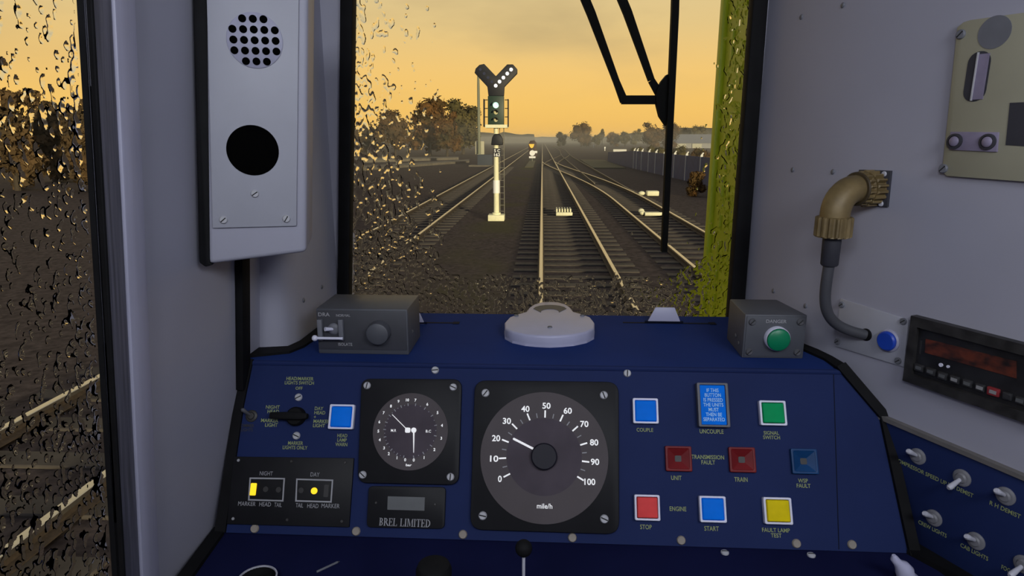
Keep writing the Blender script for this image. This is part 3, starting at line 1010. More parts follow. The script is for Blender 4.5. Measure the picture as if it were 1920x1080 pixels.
for (s, q, w, h) in (('DRA', (608, 589), 22, 7.5), ('NORMAL', (644, 591), 27, 5), ('ISOLATE', (648, 645), 27, 6)):
    x, y = it.L(*q); text(it.root, 'caption', s, x, y, 0.0016, w * kk, h * kk, M['dimmark'], bold=0.015)
x, y = it.L(627, 616)
sw = it.part('switch_ring', MB().lathe([(0.0095, 0), (0.0095, 0.002), (0.0065, 0.0045), (0.004, 0.005)], 22, Matrix.Translation((x, y, 0.001))), M['grey'], smooth=True)
MB().tube([(x, y, 0.003), (x - 0.010, y + 0.003, 0.014)], [0.0022, 0.0034], 12).build('switch_lever', M['bezel'], sw, smooth=True)
for px in (603, 642):
    x, y = it.L(px, 620); it.part('guard_post', MB().box(x - 0.0038, x + 0.0038, y - 0.014, y + 0.02, 0.001, 0.009), M['grey'], bevel=0.001)
xa, ya = it.L(596, 629); xb, yb2 = it.L(648, 629)
br_ = MB().tube([(xa, ya, 0.014), (xb, ya, 0.014)], 0.0022, 10)
br_.ball((xa, ya, 0.014), 0.0048)
it.part('guard_bar', br_, M['bezel'], smooth=True)
screw(it.root, x1 - 0.0005, 0.03, -0.03, 0.003, M['dull'], 0, False)

# ---- danger button box
f0 = SHELF.hit(1389, 671)
PF2 = Yplane(f0.y)
ztop2 = PF2.hit(1455, 590).z
yb2_ = Zplane(ztop2).hit(1415, 561).y
it = Item('danger_box', PF2, (1447, 671), 'dark grey box with round green button on the right of the blue shelf', 'control box')
it.root.location.z = SH_Z; it.root.location.y = f0.y
bpy.context.view_layer.update()
it.inv = it.root.matrix_world.inverted()
x0, _ = it.L(1393, 640); x1, _ = it.L(1509, 640)
H = ztop2 - SH_Z
D2 = yb2_ - f0.y
it.part('housing', MB().prism([(x0, 0), (x1, 0), (x1 - 0.012, -D2), (x0 + 0.004, -D2)], 0.0, H, Matrix(((1, 0, 0, 0), (0, 0, 1, 0), (0, 1, 0, 0), (0, 0, 0, 1)))), M['boxgrey'], bevel=0.002)
it.part('front_plate', MB().box(x0 + 0.003, x1 - 0.003, 0.003, H - 0.003, -0.0005, 0.0012), M['boxgrey'], bevel=0.0005)
for q in ((1410, 603), (1500, 603), (1404, 659), (1494, 660)):
    x, y = it.L(*q); screw(it.root, x, y, 0.001, 0.0056, M['dull'], 0.8, True)
x, y = it.L(1455, 633)
gb = it.part('button_ring', MB().lathe([(0.0190, 0), (0.0190, 0.008), (0.0178, 0.010), (0.0178, 0.003)], 36, Matrix.Translation((x, y, 0.001))), M['bezel'], smooth=True)
MB().lathe([(0.0172, 0), (0.0172, 0.012), (0.0150, 0.014)], 36, Matrix.Translation((x, y, 0.001))).build('button', M['btn_green'], gb, smooth=True)
x, y = it.L(1455, 602); text(it.root, 'caption', 'DANGER', x, y, 0.0018, 0.031, 0.0055, M['dimmark'], bold=0.015)
for (dy_, dz_) in ((0.024, 0.030), (0.017, 0.012)):
    s_ = screw(it.root, x0 + 0.001, dy_, -dz_ - 0.01, 0.0034, M['dull'], 0, False)
    s_.rotation_euler = (0, -math.pi / 2, 0)

# ---- white round dispenser on the shelf
TH = 0.020
TZ = Zplane(SH_Z + TH)
o0 = SHELF.hit(1031, 625)
rt = bpy.data.objects.new('round_vent', None); COL.objects.link(rt)
rt.location = o0
tag(rt, 'low white round fitting with crescent opening in the middle of the blue shelf', 'vent')
outl = [(946, 604), (955, 594), (972, 588), (986, 584), (992, 576), (1001, 570), (1015, 566), (1031, 565), (1047, 566), (1061, 570), (1070, 576), (1076, 584), (1090, 588), (1107, 594), (1115, 604),
        (1114, 615), (1100, 622), (1076, 627), (1053, 629), (1031, 630), (1008, 629), (985, 627), (961, 622), (947, 615)]
P = [tuple((TZ.hit(*q) - o0).xy) for q in outl]
MB().prism(P, 0, TH).build('body', M['white'], rt, bevel=0.004, bseg=3)
MB().prism([(p[0] * 1.005, p[1] * 1.005) for p in P], 0, 0.004).build('base_flange', M['white'], rt)
cr_o = [(1000, 579), (1004, 576), (1013, 573.5), (1022, 572.5), (1031, 572), (1040, 572.5), (1049, 573.5), (1058, 576), (1062, 579)]
cr_i = [(1014, 586), (1015, 583), (1019, 581), (1024, 580), (1031, 579.6), (1038, 580), (1043, 581), (1047, 583), (1048, 586)]
cm = MB()
A = [tuple((TZ.hit(*q) - o0).xy) for q in cr_o]; B = [tuple((TZ.hit(*q) - o0).xy) for q in cr_i]
for i in range(len(A) - 1):
    cm.prism([A[i], A[i + 1], B[i + 1], B[i]], TH - 0.002, TH + 0.0006)
cm.build('crescent_opening', M['boxface'], rt)
for q in ((968, 592), (1092, 592), (1031, 614)):
    p_ = TZ.hit(*q) - o0
    screw(rt, p_.x, p_.y, TH, 0.0042, M['grey'], 0.3)

# ---- white trapezoid flaps


def flap(bot, top, ybase, label):
    b0, b1 = SHELF.hit(bot[0], ybase), SHELF.hit(bot[1], ybase)
    pl = Yplane(b0.y + 0.003)
    t0, t1 = pl.hit(top[0], top[2]), pl.hit(top[1], top[2])
    r = bpy.data.objects.new('demister_flap', None); COL.objects.link(r)
    r.location = ((b0.x + b1.x) / 2, b0.y, SH_Z)
    tag(r, label, 'flap', 'white flaps by the windscreen')
    h = t0.z - SH_Z
    cx = r.location.x
    poly = [(b0.x - cx, 0), (b1.x - cx, 0), (t1.x - cx, h), (t0.x - cx, h)]
    MB().prism(poly, -0.0015, 0.0015, Matrix.Rotation(math.radians(84), 4, 'X')).build('plate', M['white'], r, bevel=0.0006)
    MB().tube([(b0.x - cx - 0.004, 0, 0.002), (b1.x - cx + 0.004, 0, 0.002)], 0.002, 8).build('hinge_pin', M['groove'], r)


flap((1213, 1276), (1229, 1265, 576), 605, 'white trapezoid flap standing on the shelf beside the green button box')
flap((757, 797), (750, 787, 586), 607, 'white trapezoid flap half hidden behind the round-knob box')

# =================================================================== speaker panel on the left
A16 = math.radians(16)
c0 = Yplane(0.795).hit(475, 250)
BOX = Plane(c0, (math.cos(A16), math.sin(A16), 0), (0, 0, 1))
it = Item('speaker_panel', BOX, (475, 250), 'tall pale grey panel with round speaker grille and black hole, left of windscreen', 'speaker')
bx = it.poly([(382, -60), (578, -60), (574, 474), (389, 497)])
it.part('housing', MB().prism(bx, -0.12, -0.004), M['wall'], bevel=0.006, bseg=3)
pp = it.poly([(386, -50), (561, -50), (556, 424), (398, 428)])
it.part('cover_plate', MB().prism(pp, -0.004, 0.0), M['plate'], bevel=0.0012)
sk = it.poly([(358, -60), (386, -60), (392, 494), (398, 498), (383, 502), (372, 494)])
it.part('black_edge', MB().prism(sk, -0.06, -0.0045), M['rubber'], bevel=0.002)  # black strip along the left side of the housing
x, y = it.L(474, 282)
rh = 49.5 * it.s
it.part('round_hole', MB().lathe([(rh, -0.003), (rh, 0.0005)], 48, Matrix.Translation((x, y, 0))), M['void'])
x, y = it.L(478, 76)
rg = 51.5 * it.s
gr = it.part('speaker_grille', MB().lathe([(rg, -0.002), (rg, 0.0012), (rg * 0.97, 0.002)], 48, Matrix.Translation((x, y, 0))), M['lilac'], smooth=True)
hm = MB()
for j in range(5):
    for i in range(5):
        if (i in (0, 4)) and (j in (0, 4)): continue
        hx = x + (i - 2) * 19.2 * it.s; hy = y - (j - 2) * 19.4 * it.s
        hm.prism(circ(hx, hy, 7.3 * it.s, 16), 0.0005, 0.0024)
hm.build('grille_holes', M['void'], gr)
for (px, py, an) in ((478, 363, 0.6), (419, 412, 0.7), (537, 410, 1.0)):
    x, y = it.L(px, py); screw(it.root, x, y, 0, 8 * it.s, M['screw'], an)
x, y = it.L(475, -30); screw(it.root, x, y, 0, 8 * it.s, M['screw'], 0.2)

# small wall rivets on the corner posts
for (px, py, y_) in ((1475, 32, 1.115), (1540, 10, 1.03), (1452, 318, 1.10), (1512, 322, 1.015), (1433, 545, 1.12), (1487, 573, 1.04), (614, 538, 1.13), (579, 563, 1.05)):
    p_ = Yplane(y_).hit(px, py)
    pts = REV_R if px > 960 else REV_L
    # nearest plan point on the post surface at this depth
    for k in range(len(pts) - 1):
        ya, yb3 = pts[k][1], pts[k + 1][1]
        if min(ya, yb3) <= y_ <= max(ya, yb3) and ya != yb3:
            t = (y_ - ya) / (yb3 - ya)
            xs_ = pts[k][0] + (pts[k + 1][0] - pts[k][0]) * t
    rv = MB().lathe([(0.0042, -0.001), (0.0042, 0.0006), (0.003, 0.0016)], 14).build('wall_rivet', M['dull'], smooth=True)
    par = bpy.data.objects['wall_right' if px > 960 else 'trim_1']
    rv.parent = par
    rv.location = (xs_, y_, p_.z)
    rv.rotation_euler = (0, -math.pi / 2 + 0.12 if px > 960 else math.pi / 2 - 0.05, 0)
    rv.data.materials[0] = M['grey']

# =================================================================== right wall things
# ---- cream panel
it = Item('cream_panel', RWALL, (1860, 185), 'cream wall panel with slot and round knob at upper right', 'panel', lift=0.0)
it.part('plate', MB().prism(it.poly([(1800, 52), (1812, 42), (1825, 38), (1985, 16), (1985, 345), (1780, 330), (1771, 322)]), 0, 0.006), M['cream'], bevel=0.001)
x, y = it.L(1871, 61)
it.part('round_window', MB().lathe([(0.0185, 0.004), (0.0185, 0.0066)], 32, Matrix.Translation((x, y, 0))), M['grey'])
xs0, ys0 = it.L(1838, 144)
ws = (Vector(it.L(1858, 144)) - Vector(it.L(1816, 144))).length
hs = (Vector(it.L(1838, 98)) - Vector(it.L(1838, 190))).length
sl = it.part('slot', MB().prism(rrect(ws, hs, ws * 0.48, 6, xs0, ys0), 0.004, 0.0066), M['sleeve'])
MB().box(xs0 - ws * 0.05, xs0 + ws * 0.42, ys0 - hs * 0.46, ys0 + hs * 0.44, 0.006, 0.0072).build('slot_plate', M['mauve'], sl)
MB().box(xs0 - ws * 0.10, xs0 - ws * 0.04, ys0 - hs * 0.48, ys0 + hs * 0.48, 0.006, 0.0085).build('slot_edge', M['screw'], sl)
pm = it.part('key_plate', MB().prism(it.poly([(1790, 247), (1880, 248), (1877, 285), (1787, 281)]), 0.005, 0.0085), M['mauve'], bevel=0.0006)
for q in ((1799, 265), (1861, 266)):
    x, y = it.L(*q)
    rg_ = MB().lathe([(0.0095, 0.008), (0.0095, 0.011), (0.007, 0.0115), (0.007, 0.0095)], 24, Matrix.Translation((x, y, 0))).build('ring_knob', M['sleeve'], pm, smooth=True)
    MB().lathe([(0.0062, 0.008), (0.0062, 0.011), (0.004, 0.013)], 20, Matrix.Translation((x, y, 0))).build('knob_cap', M['mauve'], rg_, smooth=True)
it.part('dark_window', MB().prism(it.poly([(1900, 193), (1990, 189), (1990, 278), (1892, 272)]), 0.004, 0.0066), M['sleeve'])
for q in ((1808, 65), (1775, 316)):
    x, y = it.L(*q); screw(it.root, x, y, 0.006, 0.0058, M['grey'], 0.8)

# ---- bronze elbow connector and cable
E0 = RWALL.hit(1640, 353)
it = Item('cable_connector', RWALL, (1640, 353), 'bronze elbow connector with dark cable on the right wall', 'connector')
CS = 1.06
it.root.scale = (CS, CS, CS)
it.inv = Matrix.Scale(1 / CS, 4) @ it.inv
it.part('mounting_plate', MB().prism(it.poly([(1614, 318), (1674, 320), (1667, 388), (1608, 383)]), 0, 0.004), M['sleeve'], bevel=0.0006)
for q in ((1662, 326), (1656, 382)):
    x, y = it.L(*q); screw(it.root, x, y, 0.004, 0.0035, M['chrome'], 0, False)


def knurl(mb, r, z0, z1, n=18, depth=0.2, Mx=None):
    seg = n * 4
    vs = []; fs = []
    prof = [(0.92, z0), (1.0, z0 + 0.0015), (1.0, z1 - 0.0015), (0.92, z1)]
    for k, (f, z) in enumerate(prof):
        for i in range(seg):
            rr = r * f * (1 - (depth if (i % 4) in (0, 1) and k in (1, 2) else 0))
            a = 2 * math.pi * i / seg
            vs.append((rr * math.cos(a), rr * math.sin(a), z))
    for k in range(3):
        for i in range(seg):
            j = (i + 1) % seg
            fs.append((k * seg + i, k * seg + j, (k + 1) * seg + j, (k + 1) * seg + i))
    fs.append(tuple(range(seg - 1, -1, -1))); fs.append(tuple(3 * seg + i for i in range(seg)))
    return mb.add(vs, fs, Mx)


it.part('locking_nut', knurl(MB(), 0.0245, 0.003, 0.022), M['brass'])
it.part('coupling_ring', knurl(MB(), 0.0225, 0.0225, 0.034), M['brass'])
it.part('seal_ring', MB().lathe([(0.0215, 0.0335), (0.0225, 0.0355), (0.0215, 0.0375)], 32), M['brassdark'], smooth=True)
ZC, RB = 0.0375, 0.031
path = [(0, 0, ZC - 0.002)]
for k in range(9):
    a = math.pi / 2 * k / 8
    path.append((0, -RB * (1 - math.cos(a)), ZC + RB * math.sin(a)))
path.append((0, -RB - 0.006, ZC + RB))
it.part('elbow', MB().tube(path, 0.0185, 24), M['brass'], smooth=True)
Mdn = Matrix.Translation((0, 0, ZC + RB)) @ Matrix.Rotation(math.pi / 2, 4, 'X')   # local z -> -y
it.part('cable_nut', knurl(MB(), 0.0235, RB + 0.004, RB + 0.031, 16, 0.1, Mdn), M['brass'])
it.part('cable_sleeve', MB().lathe([(0.0118, RB + 0.029), (0.0112, RB + 0.068), (0.0095, RB + 0.070)], 24, Mdn), M['sleeve'], smooth=True)
hx, hy = it.L(1626, 627)
P0 = Vector((0, -(RB + 0.066), ZC + RB)); P3 = Vector((hx, hy, 0.004))
P1 = P0 + Vector((-0.004, -0.062, 0)); P2 = P3 + Vector((-0.03, 0.012, 0.055))
cp = []
for k in range(25):
    t = k / 24
    cp.append(P0 * (1 - t) ** 3 + P1 * 3 * t * (1 - t) ** 2 + P2 * 3 * t * t * (1 - t) + P3 * t ** 3)
it.part('cable', MB().tube(cp, 0.0072, 16), M['cable'], smooth=True)

# ---- plate with blue button
it = Item('button_plate', RWALL, (1640, 625), 'pale wall plate with round blue button where the cable ends', 'panel')
it.part('plate', MB().prism(it.poly([(1578, 559), (1706, 599), (1697, 688), (1568, 649)]), 0, 0.003), M['plate'], bevel=0.001)
x, y = it.L(1627, 627)
it.part('cable_hole', MB().lathe([(0.0092, 0.002), (0.0092, 0.0042), (0.0078, 0.005)], 24, Matrix.Translation((x, y, 0))), M['rubber'], smooth=True)
x, y = it.L(1670, 638)
rb_ = it.part('button_ring', MB().lathe([(0.0165, 0.002), (0.0165, 0.005), (0.0145, 0.007)], 32, Matrix.Translation((x, y, 0))), M['lilac'], smooth=True)
MB().lathe([(0.0140, 0.003), (0.0140, 0.010), (0.012, 0.012)], 32, Matrix.Translation((x, y, 0))).build('button', M['btn_blue'], rb_, smooth=True)
for q in ((1581, 571), (1697, 602), (1573, 640), (1687, 676)):
    x, y = it.L(*q); screw(it.root, x, y, 0.003, 0.0050, M['grey'], 0.7)

# ---- radio
it = Item('cab_radio', RWALL, (1815, 680), 'worn black radio with red display and row of keys', 'radio')
RO = it.poly([(1719, 590), (1975, 655), (1975, 805), (1703, 711)])
RI = it.poly([(1730, 612), (1975, 676), (1975, 784), (1719, 700)])
it.part('bezel', MB().frame(RO, RI, 0, 0.012), M['radio'], bevel=0.0012)
it.part('face', MB().prism(RI, 0, 0.006), M['radioface'])
it.part('display', MB().prism(it.poly([(1742, 634), (1912, 676), (1912, 708), (1740, 660)]), 0.005, 0.0068), M['display'])
it.part('badge', MB().prism(it.poly([(1731, 637), (1735, 638), (1732, 663), (1729, 662)]), 0.005, 0.0066), M['key'])
for (px, py, rr) in ((1770.5, 683, 0.0026), (1784, 686, 0.0019)):
    x, y = it.L(px, py)
    it.part('indicator', MB().prism(circ(x, y, rr, 12), 0.005, 0.0075), M['bezel'])
for i, (px, py) in enumerate([(1731, 688), (1753, 695), (1775, 703), (1798, 710), (1822, 717), (1846, 725), (1871, 733), (1897, 741), (1921, 749), (1946, 757)]):
    P = it.poly([(px - 8, py - 9), (px + 8, py - 4), (px + 8, py + 9), (px - 9, py + 4)]) if i != 6 else it.poly([(px - 11, py - 11), (px + 11, py - 4), (px + 10, py + 10), (px - 12, py + 4)])
    kb = it.part('key', MB().prism(P, 0.005, 0.010), M['keyred'] if i == 6 else M['key'], bevel=0.0008)
    if i == 6: kb['label'] = 'red key'
    x, y = it.L(px, py)
    w_ = 0.004
    MB().box(x - w_, x + w_, y - 0.0022, y + 0.0022, 0.0096, 0.0103).build('key_legend', M['key'] if i in (7,) else M['keypale'] if i in (3, 5, 6) else M['lcd'], kb)

# ---- side switch panel
it = Item('switch_panel', RWALL, (1800, 930), 'blue side panel of toggle switches at lower right', 'panel')
it.part('panel', MB().prism(it.poly([(1655, 782), (1990, 923), (1990, 1185), (1800, 1076), (1716, 1022)]), 0, 0.006), M['blue'], bevel=0.001)
it.part('top_strip', MB().prism(it.poly([(1650, 774), (1990, 916), (1990, 925), (1655, 784)]), 0, 0.009), M['border'])
it.part('bottom_strip', MB().prism(it.poly([(1718, 1020), (1990, 1180), (1990, 1205), (1722, 1040)]), 0, 0.009), M['border'])
mm2 = 0.00078 * 0.93
for (s, pa, pb, h) in (('COMPRESSOR SPEED UP', (1684, 859), (1781, 905), 0.0058), ('L H DEMIST', (1784, 906), (1831, 928), 0.0058), ('R H DEMIST', (1862, 940), (1920, 967), 0.0058),
                       ('CREW LIGHTS', (1728, 976), (1781, 1003), 0.0058), ('CAB LIGHTS', (1807, 1019), (1859, 1046), 0.0058), ('FOG', (1884, 1060), (1900, 1068), 0.0058)):
    a_, b_ = Vector(it.L(*pa)), Vector(it.L(*pb))
    c_ = (a_ + b_) / 2; d_ = b_ - a_
    text(it.root, 'caption', s, c_.x, c_.y, 0.0066, d_.length, h, M['caption'], rot=math.atan2(d_.y, d_.x), bold=0.012)
for (px, py, up, lab) in ((1727, 854, 0.50, 'toggle switch above COMPRESSOR SPEED UP, top left of the blue side panel'),
                          (1810, 894, -0.35, 'toggle switch flicked down, above L H DEMIST on the blue side panel'),
                          (1892, 928, 0.50, 'toggle switch above R H DEMIST, right of the downward one'),
                          (1757, 969, 0.50, 'toggle switch above CREW LIGHTS on the blue side panel'),
                          (1836, 1012, 0.50, 'toggle switch above CAB LIGHTS on the blue side panel'),
                          (1926, 1056, -0.3, 'toggle switch cut off at the bottom right corner')):
    t_ = toggle(RWALL, px, py, 0.90, up, 0, lab)
    t_.root.location = t_.root.location + RWALL.n * 0.006

# =================================================================== things on the lower desk
DZT = dz - 0.002
DSK = Zplane(DZT)


def thing(name, loc, label, cat, group=None):
    r = bpy.data.objects.new(name, None); COL.objects.link(r)
    r.location = loc
    tag(r, label, cat, group)
    return r


p_ = DSK.hit(982, 1079)
PB = Yplane(p_.y)
pb_ = PB.hit(982, 1028)
base_y = 0.62
PB = Yplane(base_y)
pb_ = PB.hit(982, 1028)
r = thing('control_lever', (pb_.x, base_y, DZT), 'thin chrome lever with black ball on the dark desk', 'lever')
hb_ = pb_.z - DZT
MB().tube([(0, 0, 0), (0, 0, hb_ - 0.005)], 0.0018, 12).build('rod', M['chrome'], r, smooth=True)
MB().ball((0, 0, hb_), 0.0095).build('ball_knob', M['rubber'], r, smooth=True)
MB().lathe([(0.012, 0), (0.012, 0.004), (0.006, 0.007)], 24).build('collar', M['rubber'], r, smooth=True)
pb_ = Yplane(0.60).hit(813, 1056)
r = thing('brake_handle', (pb_.x, 0.60, DZT), 'black round-topped knob low on the dark desk', 'handle')
hb_ = pb_.z - DZT
MB().lathe([(0.012, 0), (0.012, hb_ - 0.03), (0.019, hb_ - 0.022), (0.0195, hb_ - 0.008), (0.017, hb_ - 0.002), (0.012, hb_)], 28).build('grip', M['rubber'], r, smooth=True)
MB().lathe([(0.022, 0), (0.022, 0.004), (0.014, 0.007)], 28).build('collar', M['desk'], r, smooth=True)
# white rimmed round well
c_ = DSK.hit(484, 1100)
r = thing('rimmed_cup', c_, 'dark round cup with thin white rim at bottom left', 'cup')
MB().lathe([(0.022, 0), (0.0235, 0.012), (0.0225, 0.012), (0.021, 0.002), (0.001, 0.002)], 36).build('cup', M['rubber'], r, smooth=True)
MB().lathe([(0.0225, 0.0115), (0.0245, 0.0120), (0.0245, 0.0135), (0.0225, 0.0140), (0.0225, 0.0115)], 40, None, False).build('rim', M['chrome'], r, smooth=True)
a_, b_ = DSK.hit(594, 1074), DSK.hit(637, 1054)
r = thing('desk_pencil', (a_ + b_) / 2, 'thin grey pencil lying slantwise on the dark desk', 'pencil')
d_ = (b_ - a_)
MB().tube([tuple(-d_ / 2 + Vector((0, 0, 0.0015))), tuple(d_ * 0.4 + Vector((0, 0, 0.0015)))], 0.0015, 8).build('shaft', M['grey'], r)
MB().tube([tuple(d_ * 0.4 + Vector((0, 0, 0.0015))), tuple(d_ * 0.5 + Vector((0, 0, 0.0012)))], [0.0015, 0.0003], 8).build('tip', M['dull'], r)
for (px, lab) in ((1359, 'pale oval stud on the dark desk, under the blue START button'), (1521, 'pale oval stud on the dark desk, right of the yellow button')):
    q = DSK.hit(px, 1037 + (px - 1359) * 0.03)
    r = thing('desk_stud', q, lab, 'stud', 'pale studs on the dark desk')
    MB().lathe([(0.0055, 0), (0.0055, 0.002), (0.0035, 0.0035)], 20).build('head', M['screw'], r, smooth=True)
    MB().box(-0.0040, 0.0040, -0.0007, 0.0007, 0.003, 0.0037).build('screw_slot', M['slot'], r)
q = DSK.hit(1704, 1100)
r = thing('grip_handle', q, 'pale lumpy grip handle at the lower right of the dark desk', 'handle')
PH = Yplane(q.y)
kh = q.y / F * 0.97


def ph(px, py): return PH.hit(px, py) - q


hm = MB()
hm.tube([ph(1676, 1041), ph(1677, 1047), ph(1683, 1055), ph(1691, 1062), ph(1696, 1070), ph(1698, 1078), ph(1702, 1085), ph(1704, 1099)],
        [v * kh for v in (4, 8.5, 9, 15, 18.5, 17.5, 22, 22)], 24)
hm.build('grip', M['white'], r, smooth=True)
MB().lathe([(0.021, 0), (0.021, 0.004), (0.017, 0.006)], 24).build('collar', M['desk'], r, smooth=True)

# =================================================================== outside the glass
# ---- yellow gangway corner beside the windscreen
r = thing('yellow_gangway', (0.62, 1.38, 0.9), 'yellow cab end corner post just outside the right of the windscreen', 'cab end')
gw = MB().box(0.392 - 0.62, 0.4, 1.245 - 1.38, 1.50 - 1.38, 0, 2.4)
gw.build('side_panel', M['yellow'], r, bevel=0.008)
for yy in (1.31, 1.41):
    MB().box(0.386 - 0.62, 0.392 - 0.62 + 0.002, yy - 1.38, yy - 1.38 + 0.012, 0.02, 2.38).build('panel_rib', M['yellow'], r, bevel=0.002)
MB().box(0.380 - 0.62, 0.392 - 0.62 + 0.002, 1.478 - 1.38, 1.503 - 1.38, 0.0, 2.4).build('corner_bead', M['yellow'], r, bevel=0.004)

# ---- wiper
WP = Yplane(1.262)
r = thing('windscreen_wiper', WP.hit(1243, 190), 'black twin-arm wiper with long upright blade outside the windscreen', 'wiper')


def wl_(px, py): return WP.hit(px, py) - r.location


def bar(pts, widths, z0, z1, name):
    mb = MB()
    for i in range(len(pts) - 1):
        a, b = wl_(*pts[i]), wl_(*pts[i + 1])
        d = (b - a); n = Vector((-d.z, 0, d.x)).normalized()
        wa, wb = widths[i] * 0.00105 / 2, widths[i + 1] * 0.00105 / 2
        q = [a + n * wa, b + n * wb, b - n * wb, a - n * wa]
        vs = [(v.x, z0, v.z) for v in q] + [(v.x, z1, v.z) for v in q]
        mb.add(vs, [(0, 3, 2, 1), (4, 5, 6, 7), (0, 1, 5, 4), (1, 2, 6, 5), (2, 3, 7, 6), (3, 0, 4, 7)])
    return mb.build(name, M['wiper'], r)


bar([(1267, -120), (1263, 28), (1243, 470)], [11, 12, 10], -0.018, -0.002, 'blade')
bar([(1067, -75), (1109, 25), (1156, 152), (1171, 190)], [15, 15, 11, 14], 0.0, 0.012, 'wiper_arm')
bar([(1128, -95), (1177, 22), (1222, 150), (1240, 180)], [15, 15, 11, 14], 0.0, 0.012, 'wiper_arm')
bar([(1166, 187), (1242, 187)], [15, 15], -0.001, 0.011, 'link_bar')
pv = MB()
pl_ = [(wl_(*q).x, wl_(*q).z) for q in [(1250, 140), (1258, 140), (1258, 236), (1248, 236), (1236, 218), (1229, 190), (1231, 168), (1240, 152)]]
pv.prism(pl_, -0.014, 0.006, Matrix(((1, 0, 0, 0), (0, 0, -1, 0), (0, 1, 0, 0), (0, 0, 0, 1))))
pv.build('pivot_bracket', M['wiper'], r)
sp0 = wl_(1067, -75); sp1 = wl_(1128, -95)
for s_ in (sp0, sp1):
    MB().box(s_.x - 0.02, s_.x + 0.02, -0.022, 0.014, s_.z - 0.02, s_.z + 0.05).build('spindle', M['wiper'], r)


# ---- raindrops on the glass: thin water blobs with their own thickness
def blur(a, sx, sy):
    for ax, s in ((1, sx), (0, sy)):
        k = np.arange(-int(3 * s) - 1, int(3 * s) + 2)
        g = np.exp(-k ** 2 / (2.0 * s * s)); g /= g.sum()
        a = np.apply_along_axis(lambda v: np.convolve(v, g, mode='same'), ax, a)
    return a


def drops(name, x0, x1, y0, y1, step, sx, sy, thr_fn, hscale, to_world, label, seed, sign=1):
    nx, ny = int((x1 - x0) / step), int((y1 - y0) / step)
    rg = np.random.default_rng(seed)
    n = blur(rg.standard_normal((ny, nx)), sx, sy)
    n = (n - n.mean()) / n.std()
    X, Y = np.meshgrid(x0 + (np.arange(nx) + 0.5) * step, y0 + (np.arange(ny) + 0.5) * step)
    h = n - thr_fn(X, Y)
    wet = h > 0
    H = np.sqrt(np.clip(h, 0, 2.0) + 1e-9) * hscale
    H[~wet] = 0
    cell = wet[:-1, :-1] | wet[1:, :-1] | wet[:-1, 1:] | wet[1:, 1:]
    jj, ii = np.nonzero(cell)
    idx = np.arange(ny * nx).reshape(ny, nx)
    q = np.stack([idx[jj, ii], idx[jj, ii + 1], idx[jj + 1, ii + 1], idx[jj + 1, ii]], 1)
    used, inv = np.unique(q.ravel(), return_inverse=True)
    co = np.stack([X.ravel()[used], Y.ravel()[used], H.ravel()[used]], 1)
    W = to_world(co)
    faces = inv.reshape(-1, 4)
    if sign < 0: faces = faces[:, ::-1]
    me = bpy.data.meshes.new(name)
    me.from_pydata(W.tolist(), [], faces.tolist())
    me.polygons.foreach_set('use_smooth', np.ones(len(me.polygons), dtype=bool))
    me.materials.append(M['water'])
    o = bpy.data.objects.new(name, me)
    COL.objects.link(o)
    tag(o, label, 'raindrops', None, 'stuff')
    return o


def ss(a, b, v):
    t = np.clip((v - a) / (b - a), 0, 1)
    return t * t * (3 - 2 * t)


YG = 1.2312


def tw(co):
    return np.stack([co[:, 0], YG + co[:, 2], co[:, 1]], 1)


drops('raindrops', -0.378, -0.19, 2.24, 2.80, 0.0010, 2.1, 4.0,
      lambda X, Y: -0.25 + 0.95 * ss(-0.36, -0.30, X) + 1.4 * ss(-0.31, -0.185, X) - 1.0 * ss(2.50, 2.32, Y), 0.0021, tw,
      'rain drops clinging to the left side of the windscreen', 3, -1)
drops('raindrops', -0.378, 0.366, 2.125, 2.30, 0.0011, 1.9, 1.9,
      lambda X, Y: -0.1 + 3.0 * ss(2.200, 2.222, Y - 0.09 * ss(-0.15, -0.30, X) - 0.05 * ss(0.24, 0.34, X)) + 0.5 * np.sin(9 * X + 1.0) * ss(2.16, 2.2, Y), 0.0018, tw,
      'dense rain speckle along the bottom of the windscreen', 5, -1)
drops('raindrops', 0.29, 0.368, 2.24, 2.80, 0.0011, 2.0, 3.0,
      lambda X, Y: -0.2 + 2.4 * ss(0.336, 0.318, X), 0.0022, tw,
      'rain drops on the right edge of the windscreen in front of yellow', 8, -1)
LMn = np.array(LM)


def tl(co):
    h = np.concatenate([co[:, :2], (-0.0105 - co[:, 2])[:, None], np.ones((len(co), 1))], 1)
    return (h @ LMn.T)[:, :3]


drops('raindrops', 0.40, y_seal0 + 0.004, -0.16, 0.70, 0.0009, 1.7, 2.9,
      lambda X, Y: 0.80 - 0.30 * ss(0.35, 0.1, Y) - 0.45 * ss(y_seal0 - 0.03, y_seal0 - 0.005, X), 0.0018, tl,
      'rain drops on the left side window', 11, -1)

# =================================================================== railway outside
struct('ground', MB().box(-900, 900, 1.6, 2500, GZ - 0.5, GZ), M['ground'])
struct('ground', MB().box(-900, -3.0, -60, 1.6, GZ - 0.5, GZ), M['ground'])


def smooth01(t):
    t = max(0.0, min(1.0, t))
    return t * t * (3 - 2 * t)


GA = 1.435


